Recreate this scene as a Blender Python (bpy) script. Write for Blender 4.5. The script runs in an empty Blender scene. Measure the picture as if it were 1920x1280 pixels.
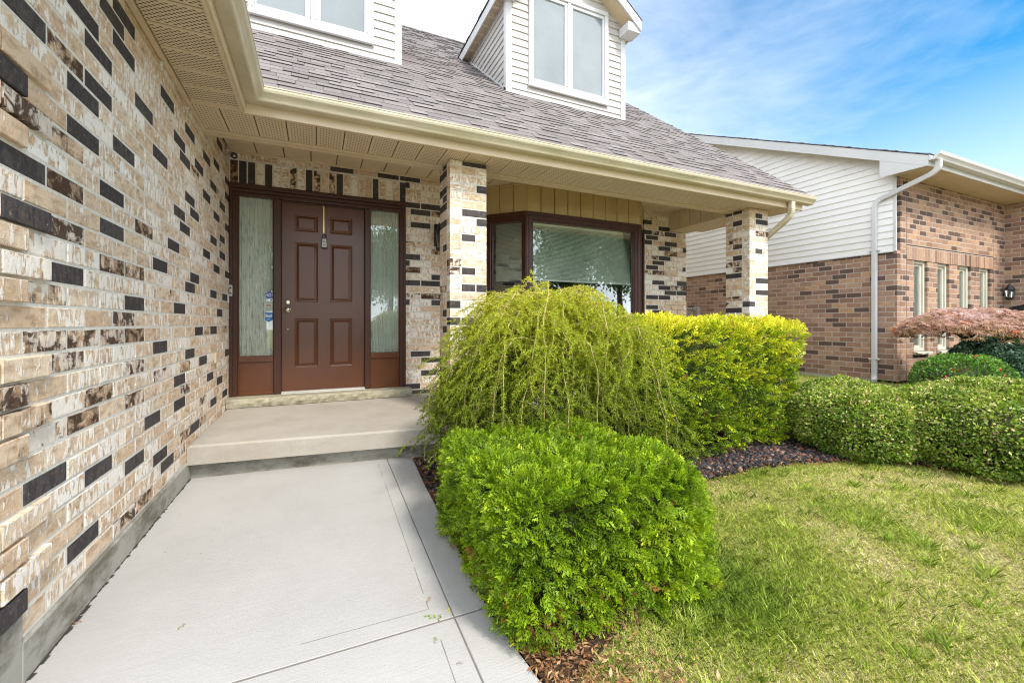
import bpy, math, random
import numpy as np
from mathutils import Vector, Matrix
random.seed(7); R = random.random
def ru(a, b): return a + (b - a) * R()
rng = np.random.default_rng(11)
S = bpy.context.scene
COL = S.collection
PI = math.pi
# ------------------------------------------------------------------ tagging
def tag(o, label=None, cat=None, group=None, kind=None):
    if label: o['label'] = label
    if cat: o['category'] = cat
    if group: o['group'] = group
    if kind: o['kind'] = kind
    return o
def thing(name, label, cat, loc=(0, 0, 0), rz=0, group=None):
    o = bpy.data.objects.new(name, None); COL.objects.link(o)
    o.location = loc; o.rotation_euler = (0, 0, rz); o.empty_display_size = .1
    return tag(o, label, cat, group)
# ------------------------------------------------------------------ materials
class NT:
    def __init__(s, name):
        s.m = bpy.data.materials.new(name); s.m.use_nodes = True
        s.t = s.m.node_tree; s.t.nodes.clear()
        s.out = s.t.nodes.new('ShaderNodeOutputMaterial')
    def n(s, typ, props=None, **ins):
        x = s.t.nodes.new('ShaderNode' + typ)
        for k, v in (props or {}).items(): setattr(x, k, v)
        for k, v in ins.items():
            k = k.replace('_', ' ') if k not in x.inputs else k
            if k.isdigit(): sock = x.inputs[int(k)]
            elif k[0] == 'i' and k[1:].isdigit(): sock = x.inputs[int(k[1:])]
            else: sock = x.inputs[k]
            s.put(sock, v)
        return x
    def put(s, sock, v):
        if hasattr(v, 'is_output') or isinstance(v, bpy.types.NodeSocket): s.t.links.new(v, sock)
        elif isinstance(v, bpy.types.Node): s.t.links.new(v.outputs[0], sock)
        else:
            if isinstance(v, (tuple, list)) and len(v) == 3 and sock.type == 'RGBA': v = (*v, 1)
            sock.default_value = v
    def math(s, op, a, b=0., c=0., clamp=False):
        x = s.t.nodes.new('ShaderNodeMath'); x.operation = op; x.use_clamp = clamp
        s.put(x.inputs[0], a); s.put(x.inputs[1], b); s.put(x.inputs[2], c); return x.outputs[0]
    def mix(s, f, a, b, mode='MIX'):
        x = s.t.nodes.new('ShaderNodeMix'); x.data_type = 'RGBA'; x.blend_type = mode
        s.put(x.inputs[0], f); s.put(x.inputs[6], a); s.put(x.inputs[7], b); return x.outputs[2]
    def step(s, v, lo, hi, a=0., b=1.):
        x = s.t.nodes.new('ShaderNodeMapRange'); x.clamp = True
        s.put(x.inputs[0], v)
        for i, q in enumerate((lo, hi, a, b)): x.inputs[i + 1].default_value = q
        return x.outputs[0]
    def noise(s, vec, scale, detail=3., rough=.55, dist=0.):
        x = s.t.nodes.new('ShaderNodeTexNoise')
        if vec is not None: s.put(x.inputs['Vector'], vec)
        x.inputs['Scale'].default_value = scale; x.inputs['Detail'].default_value = detail
        x.inputs['Roughness'].default_value = rough; x.inputs['Distortion'].default_value = dist
        return x.outputs['Fac']
    def scl(s, vec, v, rot=(0, 0, 0)):
        x = s.t.nodes.new('ShaderNodeMapping'); s.put(x.inputs[0], vec)
        x.inputs['Scale'].default_value = v; x.inputs['Rotation'].default_value = rot; return x.outputs[0]
    def obj(s): return s.t.nodes.new('ShaderNodeTexCoord').outputs['Object']
    def uv(s): return s.t.nodes.new('ShaderNodeUVMap').outputs[0]
    def att(s, name='tone'):
        x = s.t.nodes.new('ShaderNodeAttribute'); x.attribute_name = name; return x
    def bump(s, h, strength=.4, dist=.01):
        x = s.t.nodes.new('ShaderNodeBump'); s.put(x.inputs['Height'], h)
        x.inputs['Strength'].default_value = strength; x.inputs['Distance'].default_value = dist; return x.outputs[0]
    def bsdf(s, col, rough=.6, normal=None, spec=.5, metal=0., **kw):
        x = s.t.nodes.new('ShaderNodeBsdfPrincipled')
        s.put(x.inputs['Base Color'], col); s.put(x.inputs['Roughness'], rough)
        s.put(x.inputs['Specular IOR Level'], spec); s.put(x.inputs['Metallic'], metal)
        if normal is not None: s.put(x.inputs['Normal'], normal)
        for k, v in kw.items(): s.put(x.inputs[k.replace('_', ' ')], v)
        return x.outputs[0]
    def done(s, sh): s.put(s.out.inputs[0], sh); return s.m

def plain(name, c, rough=.5, c2=None, sc=6., metal=0., bump=0., bsc=200., spec=.5, stain=None):
    t = NT(name); o = t.obj()
    c2 = c2 or tuple(x * .86 for x in c)
    f = t.step(t.noise(o, sc, 4, .6), .35, .68)
    col = t.mix(f, c, c2)
    if stain:
        g = t.step(t.noise(t.scl(o, stain[2]), 1, 5, .65), .5, .72)
        col = t.mix(t.math('MULTIPLY', g, stain[1]), col, stain[0])
    nrm = t.bump(t.noise(o, bsc, 3), bump, .003) if bump else None
    return t.done(t.bsdf(col, rough, nrm, spec, metal))

def m_brick():
    t = NT('blended_brick'); uv = t.uv(); a = t.att()
    sep = t.n('SeparateColor', i0=a.outputs['Color'])
    kind, r1, r2 = sep.outputs
    base = t.mix(r1, (.68, .49, .325), (.79, .63, .46))
    base = t.mix(t.step(t.noise(t.scl(uv, (14, 30, 1)), 1, 4, .6), .45, .8), base, (.34, .20, .105))
    base = t.mix(t.math('MULTIPLY', t.step(t.noise(uv, 260, 2), .62, .72), .5), base, (.25, .15, .08))
    # burnt / black faces
    nb = t.noise(t.scl(uv, (11, 13, 1)), 1, 6, .66, .5)
    edge = t.math('ADD', t.math('MULTIPLY', kind, 1.02), t.math('MULTIPLY', t.math('SUBTRACT', nb, .5), 2.1))
    fb = t.step(edge, .42, .62)
    dark = t.mix(t.step(t.noise(uv, 45, 4, .7), .5, .75), (.046, .041, .043), (.13, .075, .045))
    dark = t.mix(t.math('GREATER_THAN', kind, .75), (.075, .04, .022), dark)
    brown = t.mix(t.step(nb, .3, .7), (.26, .13, .055), base)
    col = t.mix(t.step(edge, .26, .42), base, brown)
    col = t.mix(fb, col, dark)
    chips = t.step(t.noise(t.scl(uv, (60, 45, 1)), 1, 4, .75, .6), .655, .69)
    col = t.mix(t.math('MULTIPLY', t.math('MULTIPLY', chips, fb), .85), col, (.46, .32, .21))
    # white slurry: tall blots and thin smears
    w1 = t.noise(t.scl(uv, (38, 13, 1)), 1, 5, .55, .35)
    w2 = t.noise(t.scl(uv, (120, 40, 1)), 1, 4, .65, .9)
    big = t.noise(t.scl(uv, (7, 5, 1)), 1, 2)
    th = t.math('ADD', t.math('MULTIPLY', r2, .24), t.math('MULTIPLY', big, .20))
    fw = t.step(t.math('ADD', w1, th), .735, .785)
    fw2 = t.step(t.math('ADD', w2, t.math('MULTIPLY', big, .20)), .70, .76)
    fwm = t.math('MAXIMUM', fw, t.math('MULTIPLY', fw2, .8))
    fwm = t.math('MULTIPLY', fwm, t.math('SUBTRACT', 1., t.math('MAXIMUM', t.math('MULTIPLY', fb, .97), t.math('MULTIPLY', kind, .9))))
    white = t.mix(t.noise(uv, 60, 3), (.80, .745, .67), (.97, .92, .85))
    col = t.mix(fwm, col, white)
    h = t.math('ADD', t.math('MULTIPLY', t.noise(uv, 160, 4, .7), .5), t.math('MULTIPLY', fwm, .35))
    h = t.math('ADD', h, t.math('MULTIPLY', w1, .9))
    return t.done(t.bsdf(col, .82, t.bump(h, .9, .006), .3))
def m_nbrick():
    t = NT('brown_brick'); uv = t.uv(); a = t.att()
    sep = t.n('SeparateColor', i0=a.outputs['Color']); kind, r1, r2 = sep.outputs
    c = t.mix(r1, (.34, .20, .14), (.44, .29, .20))
    c = t.mix(t.step(r2, .60, .67), c, (.26, .155, .11))
    c = t.mix(t.step(r2, .9, .93), c, (.48, .30, .18))
    c = t.mix(t.step(kind, .4, .6), c, (.105, .07, .058))
    nb = t.noise(t.scl(uv, (10, 25, 1)), 1, 4, .65)
    c = t.mix(t.step(nb, .45, .75, 0, .6), c, (.17, .10, .075))
    c = t.mix(t.step(t.noise(uv, 120, 3), .55, .8, 0, .5), c, (.5, .36, .27))
    return t.done(t.bsdf(c, .85, t.bump(t.noise(uv, 150, 4, .7), .6, .004), .25))
def m_concrete(name, c, c2, speck=.35, broom=True, stainc=None, stainamt=0.):
    t = NT(name); o = t.obj()
    f = t.noise(o, 1.6, 6, .62)
    col = t.mix(t.step(f, .3, .7), c, c2)
    sp = t.step(t.noise(o, 190, 2), .70, .76)
    spots = t.math('MULTIPLY', sp, t.step(t.noise(o, 3.1, 3), .4, .62, .15, 1.))
    col = t.mix(t.math('MULTIPLY', spots, speck), col, (.12, .11, .10))
    bl = t.step(t.noise(t.scl(o, (38, 38, 38)), 1, 4, .7), .655, .71)
    bl = t.math('MULTIPLY', bl, t.step(t.noise(o, 1.1, 2), .5, .62))
    col = t.mix(t.math('MULTIPLY', bl, speck * 1.3), col, (.10, .095, .085))
    if stainc:
        g = t.step(t.noise(t.scl(o, (2.2, 2.2, 5)), 1, 5, .7), .46, .60)
        col = t.mix(t.math('MULTIPLY', g, stainamt), col, stainc)
    h = t.noise(o, 140, 4, .7)
    if broom:
        st = t.noise(t.scl(o, (3, 130, 1)), 1, 4, .75)
        h = t.math('ADD', h, t.math('MULTIPLY', st, .8))
        col = t.mix(t.step(st, .40, .72, 0., .12), col, tuple(x * .62 for x in c))
    return t.done(t.bsdf(col, .88, t.bump(h, .5, .004), .2))
def m_leaf(name, stops, trans=.35, rough=.5, hue=0., spec=.35):
    """stops: colours picked by attribute tone.r (0..1); tone.g small brightness jitter"""
    t = NT(name); a = t.att(); sep = t.n('SeparateColor', i0=a.outputs['Color'])
    cr = t.t.nodes.new('ShaderNodeValToRGB'); e = cr.color_ramp.elements
    for i, (p, c) in enumerate(stops):
        q = e[i] if i < 2 else e.new(p)
        q.position = p; q.color = (*c, 1)
    t.put(cr.inputs[0], sep.outputs[0])
    k = t.math('MULTIPLY_ADD', sep.outputs[1], .95, .48)
    col = t.n('VectorMath', {'operation': 'SCALE'}, i0=cr.outputs[0]); t.put(col.inputs['Scale'], k)
    p = t.bsdf(col.outputs[0], rough, None, spec)
    tr = t.n('BsdfTranslucent'); t.put(tr.inputs[0], col.outputs[0])
    mx = t.n('MixShader', i0=trans, i1=p, i2=tr.outputs[0])
    return t.done(mx.outputs[0])
def m_glass(name, tint=(.9, .95, .93), refl=.12):
    t = NT(name)
    tr = t.n('BsdfTransparent'); t.put(tr.inputs[0], (*tint, 1))
    gl = t.n('BsdfGlossy'); gl.inputs['Roughness'].default_value = .0; t.put(gl.inputs[0], (1, 1, 1, 1))
    lw = t.n('LayerWeight'); lw.inputs[0].default_value = .35
    f = t.math('MULTIPLY_ADD', lw.outputs['Fresnel'], .85, refl, clamp=True)
    nrm = t.bump(t.noise(t.obj(), 1.6, 1), .10, .02); t.put(gl.inputs['Normal'], nrm)
    return t.done(t.n('MixShader', i0=f, i1=tr.outputs[0], i2=gl.outputs[0]).outputs[0])
def m_shingle():
    t = NT('roof_shingle'); uv = t.uv(); a = t.att(); sep = t.n('SeparateColor', i0=a.outputs['Color'])
    c = t.mix(sep.outputs[0], (.17, .15, .148), (.34, .30, .295))
    c = t.mix(t.step(sep.outputs[1], .8, .9, 0, .3), c, (.27, .21, .19))
    g = t.noise(uv, 330, 2, .8)
    c = t.mix(t.step(g, .45, .7, 0, .6), c, (.10, .085, .085))
    c = t.mix(t.step(t.noise(uv, 420, 1), .6, .75, 0, .5), c, (.5, .45, .43))
    c = t.mix(t.step(t.noise(t.obj(), .9, 3), .4, .75, 0, .25), c, (.13, .12, .10))
    return t.done(t.bsdf(c, .92, t.bump(g, .6, .004), .15))
def m_soffit(px, py, along, pitch, dots=True, name='soffit_panel', margin=.12):
    """vented soffit: rows of small punched slots inside each panel (along = axis the panels repeat on)"""
    t = NT(name); o = t.obj(); sx = t.n('SeparateXYZ', i0=o)
    ax, ay = (sx.outputs[0], sx.outputs[1]) if along == 'X' else (sx.outputs[1], sx.outputs[0])
    col = t.mix(t.step(t.noise(o, 5, 4), .3, .7), (.66, .53, .36), (.71, .575, .40))
    u = t.math('FRACT', t.math('DIVIDE', ax, pitch))
    inside = t.math('MULTIPLY', t.math('GREATER_THAN', u, margin), t.math('LESS_THAN', u, 1 - margin))
    row = t.math('FLOOR', t.math('DIVIDE', ay, py))
    sh = t.math('MULTIPLY', t.math('MODULO', row, 2.), .5 if along == 'Y' else 0.)
    fx = t.math('SUBTRACT', t.math('FRACT', t.math('ADD', t.math('DIVIDE', ax, px), sh)), .5)
    fy = t.math('SUBTRACT', t.math('FRACT', t.math('DIVIDE', ay, py)), .5)
    d = t.math('ADD', t.math('POWER', t.math('MULTIPLY', fx, px / .0042 if along == 'X' else px / .0045), 2.),
               t.math('POWER', t.math('MULTIPLY', fy, py / .0062 if along == 'X' else py / .0095), 2.))
    hole = t.math('MULTIPLY', t.math('LESS_THAN', d, 1.), inside)
    col = t.mix(hole, col, (.03, .022, .012))
    return t.done(t.bsdf(col, .45, None, .4))

M = {}
M['brick'] = m_brick(); M['nbrick'] = m_nbrick()
M['mortar'] = plain('grey_mortar', (.74, .70, .62), .95, (.62, .585, .52), 40, bump=.8)
M['nmortar'] = plain('pink_mortar', (.50, .42, .37), .95, (.42, .35, .30), 40, bump=.6)
M['foundation'] = m_concrete('parged_foundation', (.33, .32, .28), (.44, .42, .37), .3, False, (.15, .13, .095), .85)
M['path'] = m_concrete('path_concrete', (.45, .435, .42), (.39, .375, .36), .55)
M['porch'] = m_concrete('porch_concrete', (.43, .395, .35), (.36, .33, .285), .4, True, (.30, .26, .21), .35)
M['nconc'] = m_concrete('pale_foundation', (.58, .57, .54), (.48, .46, .43), .2, False)
M['stone'] = plain('limestone_sill', (.40, .37, .27), .85, (.27, .25, .18), 18, bump=.9, bsc=70)
M['nstone'] = plain('pale_stone_sill', (.55, .52, .44), .85, (.42, .40, .33), 18, bump=.9, bsc=70)
M['door'] = plain('brown_door_paint', (.115, .036, .0105), .30, (.095, .029, .0085), 3, bump=.12, bsc=60, spec=.6)
M['frame'] = plain('brown_frame_paint', (.060, .018, .0075), .42, (.046, .014, .006), 5, bump=.15, bsc=90)
M['baywood'] = plain('reddish_window_paint', (.062, .016, .0075), .36, (.044, .011, .006), 5, bump=.15, bsc=90)
M['beige'] = plain('beige_aluminium', (.66, .53, .36), .42, (.61, .485, .32), 4)
M['beige_board'] = plain('beige_board', (.50, .38, .18), .45, (.44, .33, .15), 3, stain=((.28, .2, .09), .4, (3, 3, 1)))
M['gutter'] = plain('weathered_gutter', (.60, .53, .40), .38, (.52, .45, .32), 3, stain=((.33, .31, .15), .75, (1.2, 1.2, 22)))
M['gutter_under'] = M['gutter']
M['sof_main'] = m_soffit(.0205, .034, 'X', .205, name='vented_soffit')
M['sof_side'] = m_soffit(.026, .018, 'Y', .205, name='slotted_soffit', margin=.1)
M['white'] = plain('white_vinyl', (.63, .63, .635), .38, (.58, .58, .59), 3)
M['siding'] = plain('white_siding', (.83, .815, .80), .45, (.78, .76, .75), 2)
M['dsiding'] = plain('cream_siding', (.52, .495, .47), .45, (.46, .43, .40), 2.5)
M['nbeige'] = plain('neighbour_soffit', (.60, .49, .34), .5, (.54, .43, .29), 3)
M['nwin'] = plain('cream_window_frame', (.62, .60, .50), .45, (.55, .53, .44), 4)
M['shingle'] = m_shingle()
M['felt'] = plain('dark_felt', (.05, .045, .045), .95)
M['glass'] = m_glass('window_glass', (.97, .99, .975), .06)
M['glass_dormer'] = plain('dormer_glass', (.17, .19, .20), .06, (.22, .25, .26), 1.3, spec=1.)
M['dark'] = plain('dark_interior', (.025, .024, .022), .9)
M['room'] = plain('room_wall', (.16, .15, .13), .9)
M['curtain'] = plain('sheer_curtain', (.80, .82, .76), .8, (.70, .72, .66), 8)
M['blind'] = plain('pale_blind', (.80, .84, .75), .6, (.54, .62, .52), 3)
M['blind_grey'] = plain('white_lining', (.30, .33, .34), .8)
M['brass'] = plain('brass', (.75, .50, .16), .3, metal=1.)
M['nickel'] = plain('brushed_nickel', (.65, .60, .50), .25, metal=1.)
M['black'] = plain('black_metal', (.015, .015, .017), .4)
M['blackglass'] = plain('lens_glass', (.01, .01, .012), .08)
M['steel'] = plain('silver_plate', (.55, .55, .50), .4)
M['blue'] = plain('blue_vinyl', (.015, .10, .50), .4); M['skyblue'] = plain('bright_blue_vinyl', (.01, .19, .48), .4)
M['paper'] = plain('white_print', (.80, .82, .78), .5); M['palegreen'] = plain('pale_sticker', (.52, .60, .52), .5)
M['red'] = plain('red_print', (.45, .06, .04), .5); M['ink'] = plain('grey_print', (.12, .13, .13), .5)
M['bark'] = plain('brown_bark', (.10, .07, .045), .9, (.05, .035, .025), 40, bump=.9, bsc=80)
M['stem'] = plain('green_stem', (.26, .27, .05), .7, (.18, .19, .03), 30)
M['twig'] = plain('tan_twig', (.52, .40, .19), .7, (.38, .28, .12), 30)
M['greywood'] = plain('weathered_wood', (.40, .36, .32), .9, (.28, .25, .22), 12, bump=.7, bsc=60)
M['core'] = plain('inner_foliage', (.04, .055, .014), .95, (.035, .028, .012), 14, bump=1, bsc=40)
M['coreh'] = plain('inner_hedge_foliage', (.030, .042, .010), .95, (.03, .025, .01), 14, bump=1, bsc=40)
G1, G2, G3, BR = (.055, .19, .008), (.15, .37, .012), (.30, .50, .03), (.24, .12, .04)
M['cedar'] = m_leaf('cedar_leaf', [(0, (.04, .075, .008)), (.16, (.09, .165, .008)), (.6, (.25, .39, .010)), (.93, (.50, .60, .03)), (.96, BR), (1, (.33, .13, .04))])
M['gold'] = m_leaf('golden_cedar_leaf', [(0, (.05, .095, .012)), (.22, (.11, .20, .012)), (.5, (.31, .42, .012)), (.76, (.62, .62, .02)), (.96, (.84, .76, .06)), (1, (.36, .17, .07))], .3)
M['box'] = m_leaf('boxwood_leaf', [(0, (.05, .10, .012)), (.35, (.15, .25, .02)), (.7, (.32, .42, .045)), (.92, (.58, .58, .15)), (1, (.62, .46, .25))], .25, .38, spec=.5)
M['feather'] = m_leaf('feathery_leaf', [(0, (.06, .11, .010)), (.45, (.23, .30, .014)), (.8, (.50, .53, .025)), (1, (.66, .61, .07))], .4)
M['maple'] = m_leaf('maple_leaf', [(0, (.28, .22, .08)), (.3, (.38, .22, .12)), (.7, (.46, .27, .22)), (.92, (.54, .38, .33)), (1, (.60, .17, .06))], .35)
M['bluegreen'] = m_leaf('holly_leaf', [(0, (.012, .04, .018)), (.6, (.045, .11, .055)), (1, (.20, .30, .22))], .1, .25, spec=.6)
M['green'] = m_leaf('shrub_leaf', [(0, (.04, .10, .014)), (.6, (.12, .27, .03)), (1, (.33, .46, .08))], .25, .35)
M['grass'] = m_leaf('grass_blade', [(0, (.13, .22, .02)), (.3, (.31, .43, .04)), (.62, (.66, .70, .14)), (.78, (.78, .70, .32)), (1, (.82, .66, .42))], .3, .55)
M['litter'] = m_leaf('dry_leaf', [(0, (.11, .05, .025)), (.5, (.33, .15, .06)), (1, (.52, .36, .20))], .15, .8)
M['tree'] = m_leaf('tree_leaf', [(0, (.04, .09, .015)), (1, (.16, .27, .05))], .35)
M['lava'] = m_leaf('lava_stone', [(0, (.032, .032, .036)), (.5, (.06, .057, .060)), (.55, (.09, .038, .028)), (.8, (.17, .08, .055)), (1, (.30, .22, .16))], 0., .95, spec=.1)
def m_ground(name, cs, scale=5.):
    t = NT(name); o = t.obj()
    a = t.noise(o, scale, 5, .65); b = t.noise(o, 60, 4, .75)
    c = t.mix(t.step(a, .35, .62), cs[0], cs[1]); c = t.mix(t.step(b, .42, .7), c, cs[2])
    return t.done(t.bsdf(c, .95, t.bump(b, 1., .02), .1))
M['soil'] = m_ground('bed_soil', ((.075, .045, .03), (.14, .085, .05), (.035, .028, .025)))
M['lawn'] = m_ground('lawn_soil', ((.34, .34, .10), (.50, .42, .22), (.22, .20, .08)), 2.2)

# ------------------------------------------------------------------ mesh builder
class MB:
    def __init__(s): s.v = []; s.f = []; s.mi = []; s.c = []; s.uv = []
    def add(s, vs, fs, mi=0, tone=(0, .5, .5), uvs=None):
        b = len(s.v); s.v += [tuple(p) for p in vs]
        for i, f in enumerate(fs):
            s.f.append(tuple(b + k for k in f)); s.mi.append(mi); s.c.append(tone)
            s.uv.append(uvs[i] if uvs else None)
    def quad(s, a, b, c, d, **k): s.add((a, b, c, d), ((0, 1, 2, 3),), **k)
    def box(s, x0, x1, y0, y1, z0, z1, **k):
        s.add([(x, y, z) for x in (x0, x1) for y in (y0, y1) for z in (z0, z1)],
              ((0, 1, 3, 2), (4, 6, 7, 5), (0, 4, 5, 1), (2, 3, 7, 6), (0, 2, 6, 4), (1, 5, 7, 3)), **k)
    def cbox(s, x0, x1, y0, y1, z0, z1, c=.004, **k):
        """box with chamfered edges"""
        vs = []; X = (x0, x1); Y = (y0, y1); Z = (z0, z1)
        for i in (0, 1):
            for j in (0, 1):
                for l in (0, 1):
                    sx, sy, sz = 1 - 2 * i, 1 - 2 * j, 1 - 2 * l
                    vs += [(X[i], Y[j] + sy * c, Z[l] + sz * c), (X[i] + sx * c, Y[j], Z[l] + sz * c), (X[i] + sx * c, Y[j] + sy * c, Z[l])]
        g = lambda i, j, l, a: ((i * 2 + j) * 2 + l) * 3 + a
        fs = []
        for i in (0, 1): fs.append([g(i, 0, 0, 0), g(i, 0, 1, 0), g(i, 1, 1, 0), g(i, 1, 0, 0)])
        for j in (0, 1): fs.append([g(0, j, 0, 1), g(1, j, 0, 1), g(1, j, 1, 1), g(0, j, 1, 1)])
        for l in (0, 1): fs.append([g(0, 0, l, 2), g(0, 1, l, 2), g(1, 1, l, 2), g(1, 0, l, 2)])
        for j in (0, 1):
            for l in (0, 1): fs.append([g(0, j, l, 1), g(0, j, l, 2), g(1, j, l, 2), g(1, j, l, 1)])
        for i in (0, 1):
            for l in (0, 1): fs.append([g(i, 0, l, 0), g(i, 0, l, 2), g(i, 1, l, 2), g(i, 1, l, 0)])
        for i in (0, 1):
            for j in (0, 1): fs.append([g(i, j, 0, 0), g(i, j, 0, 1), g(i, j, 1, 1), g(i, j, 1, 0)])
        for i in (0, 1):
            for j in (0, 1):
                for l in (0, 1): fs.append([g(i, j, l, 0), g(i, j, l, 1), g(i, j, l, 2)])
        cx = Vector(((x0 + x1) / 2, (y0 + y1) / 2, (z0 + z1) / 2)); out = []
        for f in fs:
            P = [Vector(vs[q]) for q in f]; n = (P[1] - P[0]).cross(P[2] - P[0])
            mid = sum(P, Vector()) / len(P)
            out.append(f if n.dot(mid - cx) > 0 else f[::-1])
        s.add(vs, out, **k)
    def prism(s, poly, a, b, axis='X', **k):
        """extrude a 2-D polygon along an axis from a to b"""
        def P(t, p):
            return {'X': (t, p[0], p[1]), 'Y': (p[0], t, p[1]), 'Z': (p[0], p[1], t)}[axis]
        n = len(poly); vs = [P(a, p) for p in poly] + [P(b, p) for p in poly]
        fs = [tuple(range(n))[::-1], tuple(range(n, 2 * n))] + [(i, (i + 1) % n, n + (i + 1) % n, n + i) for i in range(n)]
        s.add(vs, fs, **k)
    def tube(s, pts, rad, seg=6, cap=True, **k):
        pts = [Vector(p) for p in pts]; n = len(pts)
        rad = rad if isinstance(rad, (list, tuple)) else [rad] * n
        vs = []; up = Vector((.13, .31, .94)).normalized()
        for i, p in enumerate(pts):
            d = (pts[min(i + 1, n - 1)] - pts[max(i - 1, 0)])
            d = d.normalized() if d.length > 1e-9 else Vector((0, 0, 1))
            a = d.cross(up)
            if a.length < .05: a = d.cross(Vector((1, 0, 0)))
            a.normalize(); b = d.cross(a)
            for j in range(seg):
                w = 2 * PI * j / seg; vs.append(p + (a * math.cos(w) + b * math.sin(w)) * rad[i])
        fs = [(i * seg + j, i * seg + (j + 1) % seg, (i + 1) * seg + (j + 1) % seg, (i + 1) * seg + j) for i in range(n - 1) for j in range(seg)]
        if cap: fs += [tuple(range(seg))[::-1], tuple(range((n - 1) * seg, n * seg))]
        s.add(vs, fs, **k)
    def lathe(s, prof, c=(0, 0, 0), axis='Z', seg=20, **k):
        vs = []
        for r, h in prof:
            for j in range(seg):
                w = 2 * PI * j / seg; x, y = r * math.cos(w), r * math.sin(w)
                q = {'Z': (x, y, h), 'Y': (x, h, y), 'X': (h, x, y)}[axis]
                vs.append((c[0] + q[0], c[1] + q[1], c[2] + q[2]))
        n = len(prof)
        fs = [(i * seg + j, i * seg + (j + 1) % seg, (i + 1) * seg + (j + 1) % seg, (i + 1) * seg + j) for i in range(n - 1) for j in range(seg)]
        fs += [tuple(range(seg))[::-1], tuple(range((n - 1) * seg, n * seg))]
        s.add(vs, fs, **k)
    def build(s, name, mats, parent=None, smooth=False, label=None):
        me = bpy.data.meshes.new(name); me.from_pydata(s.v, [], s.f)
        for m in (mats if isinstance(mats, (list, tuple)) else [mats]): me.materials.append(m)
        me.polygons.foreach_set('material_index', s.mi)
        if smooth: me.polygons.foreach_set('use_smooth', [True] * len(s.f))
        a = me.color_attributes.new('tone', 'FLOAT_COLOR', 'CORNER')
        buf = []
        for f, c in zip(s.f, s.c): buf += [c[0], c[1], c[2], 1.] * len(f)
        a.data.foreach_set('color', buf)
        if any(u is not None for u in s.uv):
            l = me.uv_layers.new(name='UVMap'); b = []
            for f, u in zip(s.f, s.uv):
                if u is None: b += [0., 0.] * len(f)
                else:
                    for q in u: b += [q[0], q[1]]
            l.data.foreach_set('uv', b)
        me.validate(); me.update()
        o = bpy.data.objects.new(name, me); COL.objects.link(o)
        if parent: o.parent = parent; o.location = tuple(-x for x in parent_world(parent))
        if label: o['label'] = label
        return o
def parent_world(p):
    w = Vector(p.location)
    while p.parent: p = p.parent; w += Vector(p.location)
    return w
def npmesh(name, V, nper, tone, mat, parent=None, smooth=False):
    """V (n, nper, 3) separate polygons; tone (n, 3)"""
    n = V.shape[0]; me = bpy.data.meshes.new(name)
    me.vertices.add(n * nper); me.vertices.foreach_set('co', V.astype(np.float32).ravel())
    me.loops.add(n * nper); me.loops.foreach_set('vertex_index', np.arange(n * nper, dtype=np.int32))
    me.polygons.add(n)
    me.polygons.foreach_set('loop_start', np.arange(0, n * nper, nper, dtype=np.int32))
    me.polygons.foreach_set('loop_total', np.full(n, nper, dtype=np.int32))
    me.update(calc_edges=True)
    if smooth: me.polygons.foreach_set('use_smooth', np.ones(n, dtype=bool))
    a = me.color_attributes.new('tone', 'FLOAT_COLOR', 'CORNER')
    c = np.ones((n, nper, 4), np.float32); c[:, :, :3] = tone[:, None, :]
    a.data.foreach_set('color', c.ravel())
    me.materials.append(mat); me.update()
    o = bpy.data.objects.new(name, me); COL.objects.link(o)
    if parent: o.parent = parent; o.location = tuple(-x for x in parent_world(parent))
    return o
# ------------------------------------------------------------------ bricks
PITCH = .0767; BL = .25; Z0 = .052
def brick(mb, O, U, N, u0, u1, z0, z1, front, depth, tone, vert=False, bj=.0015, mi=0):
    """one brick on a wall: U along, N outward, front = how far its face stands out"""
    c = .0025; o = (R() * 50, R() * 50)
    w, h = u1 - u0, z1 - z0
    f = front + ru(-bj, bj)
    def P(u, z, d): return (O[0] + U[0] * u + N[0] * d, O[1] + U[1] * u + N[1] * d, O[2] + z)
    j = lambda: ru(-.0012, .0012)
    vs = [P(u0 + c + j(), z0 + c + j(), f), P(u1 - c + j(), z0 + c + j(), f), P(u1 - c + j(), z1 - c + j(), f), P(u0 + c + j(), z1 - c + j(), f),
          P(u0, z0, f - c), P(u1, z0, f - c), P(u1, z1, f - c), P(u0, z1, f - c),
          P(u0, z0, f - depth), P(u1, z0, f - depth), P(u1, z1, f - depth), P(u0, z1, f - depth)]
    fs = [(0, 1, 2, 3)]; L = [((0, 0), (w, 0), (w, h), (0, h))]
    for a, b in ((0, 1), (1, 2), (2, 3), (3, 0)):
        for k in (0, 4):
            fs.append((k + 4 + a, k + 4 + b, k + b, k + a))
            l = w if a % 2 == 0 else h
            L.append(((0, -.004 - k * .01), (l, -.004 - k * .01), (l, 0), (0, 0)))
    if vert: L = [tuple((q[1], q[0]) for q in l) for l in L]
    uvs = [tuple((q[0] + o[0], q[1] + o[1]) for q in l) for l in L]
    if U[0] * N[1] - U[1] * N[0] > 0:   # keep the faces turned outward
        fs = [f_[::-1] for f_ in fs]; uvs = [u[::-1] for u in uvs]
    mb.add(vs, fs, mi=mi, tone=tone, uvs=uvs)
def rtone(p=.2, q=.08):
    x = R(); k = 1. if x < p else (ru(.38, .62) if x < p + q else ru(0, .16))
    return (k, R(), R())
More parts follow.
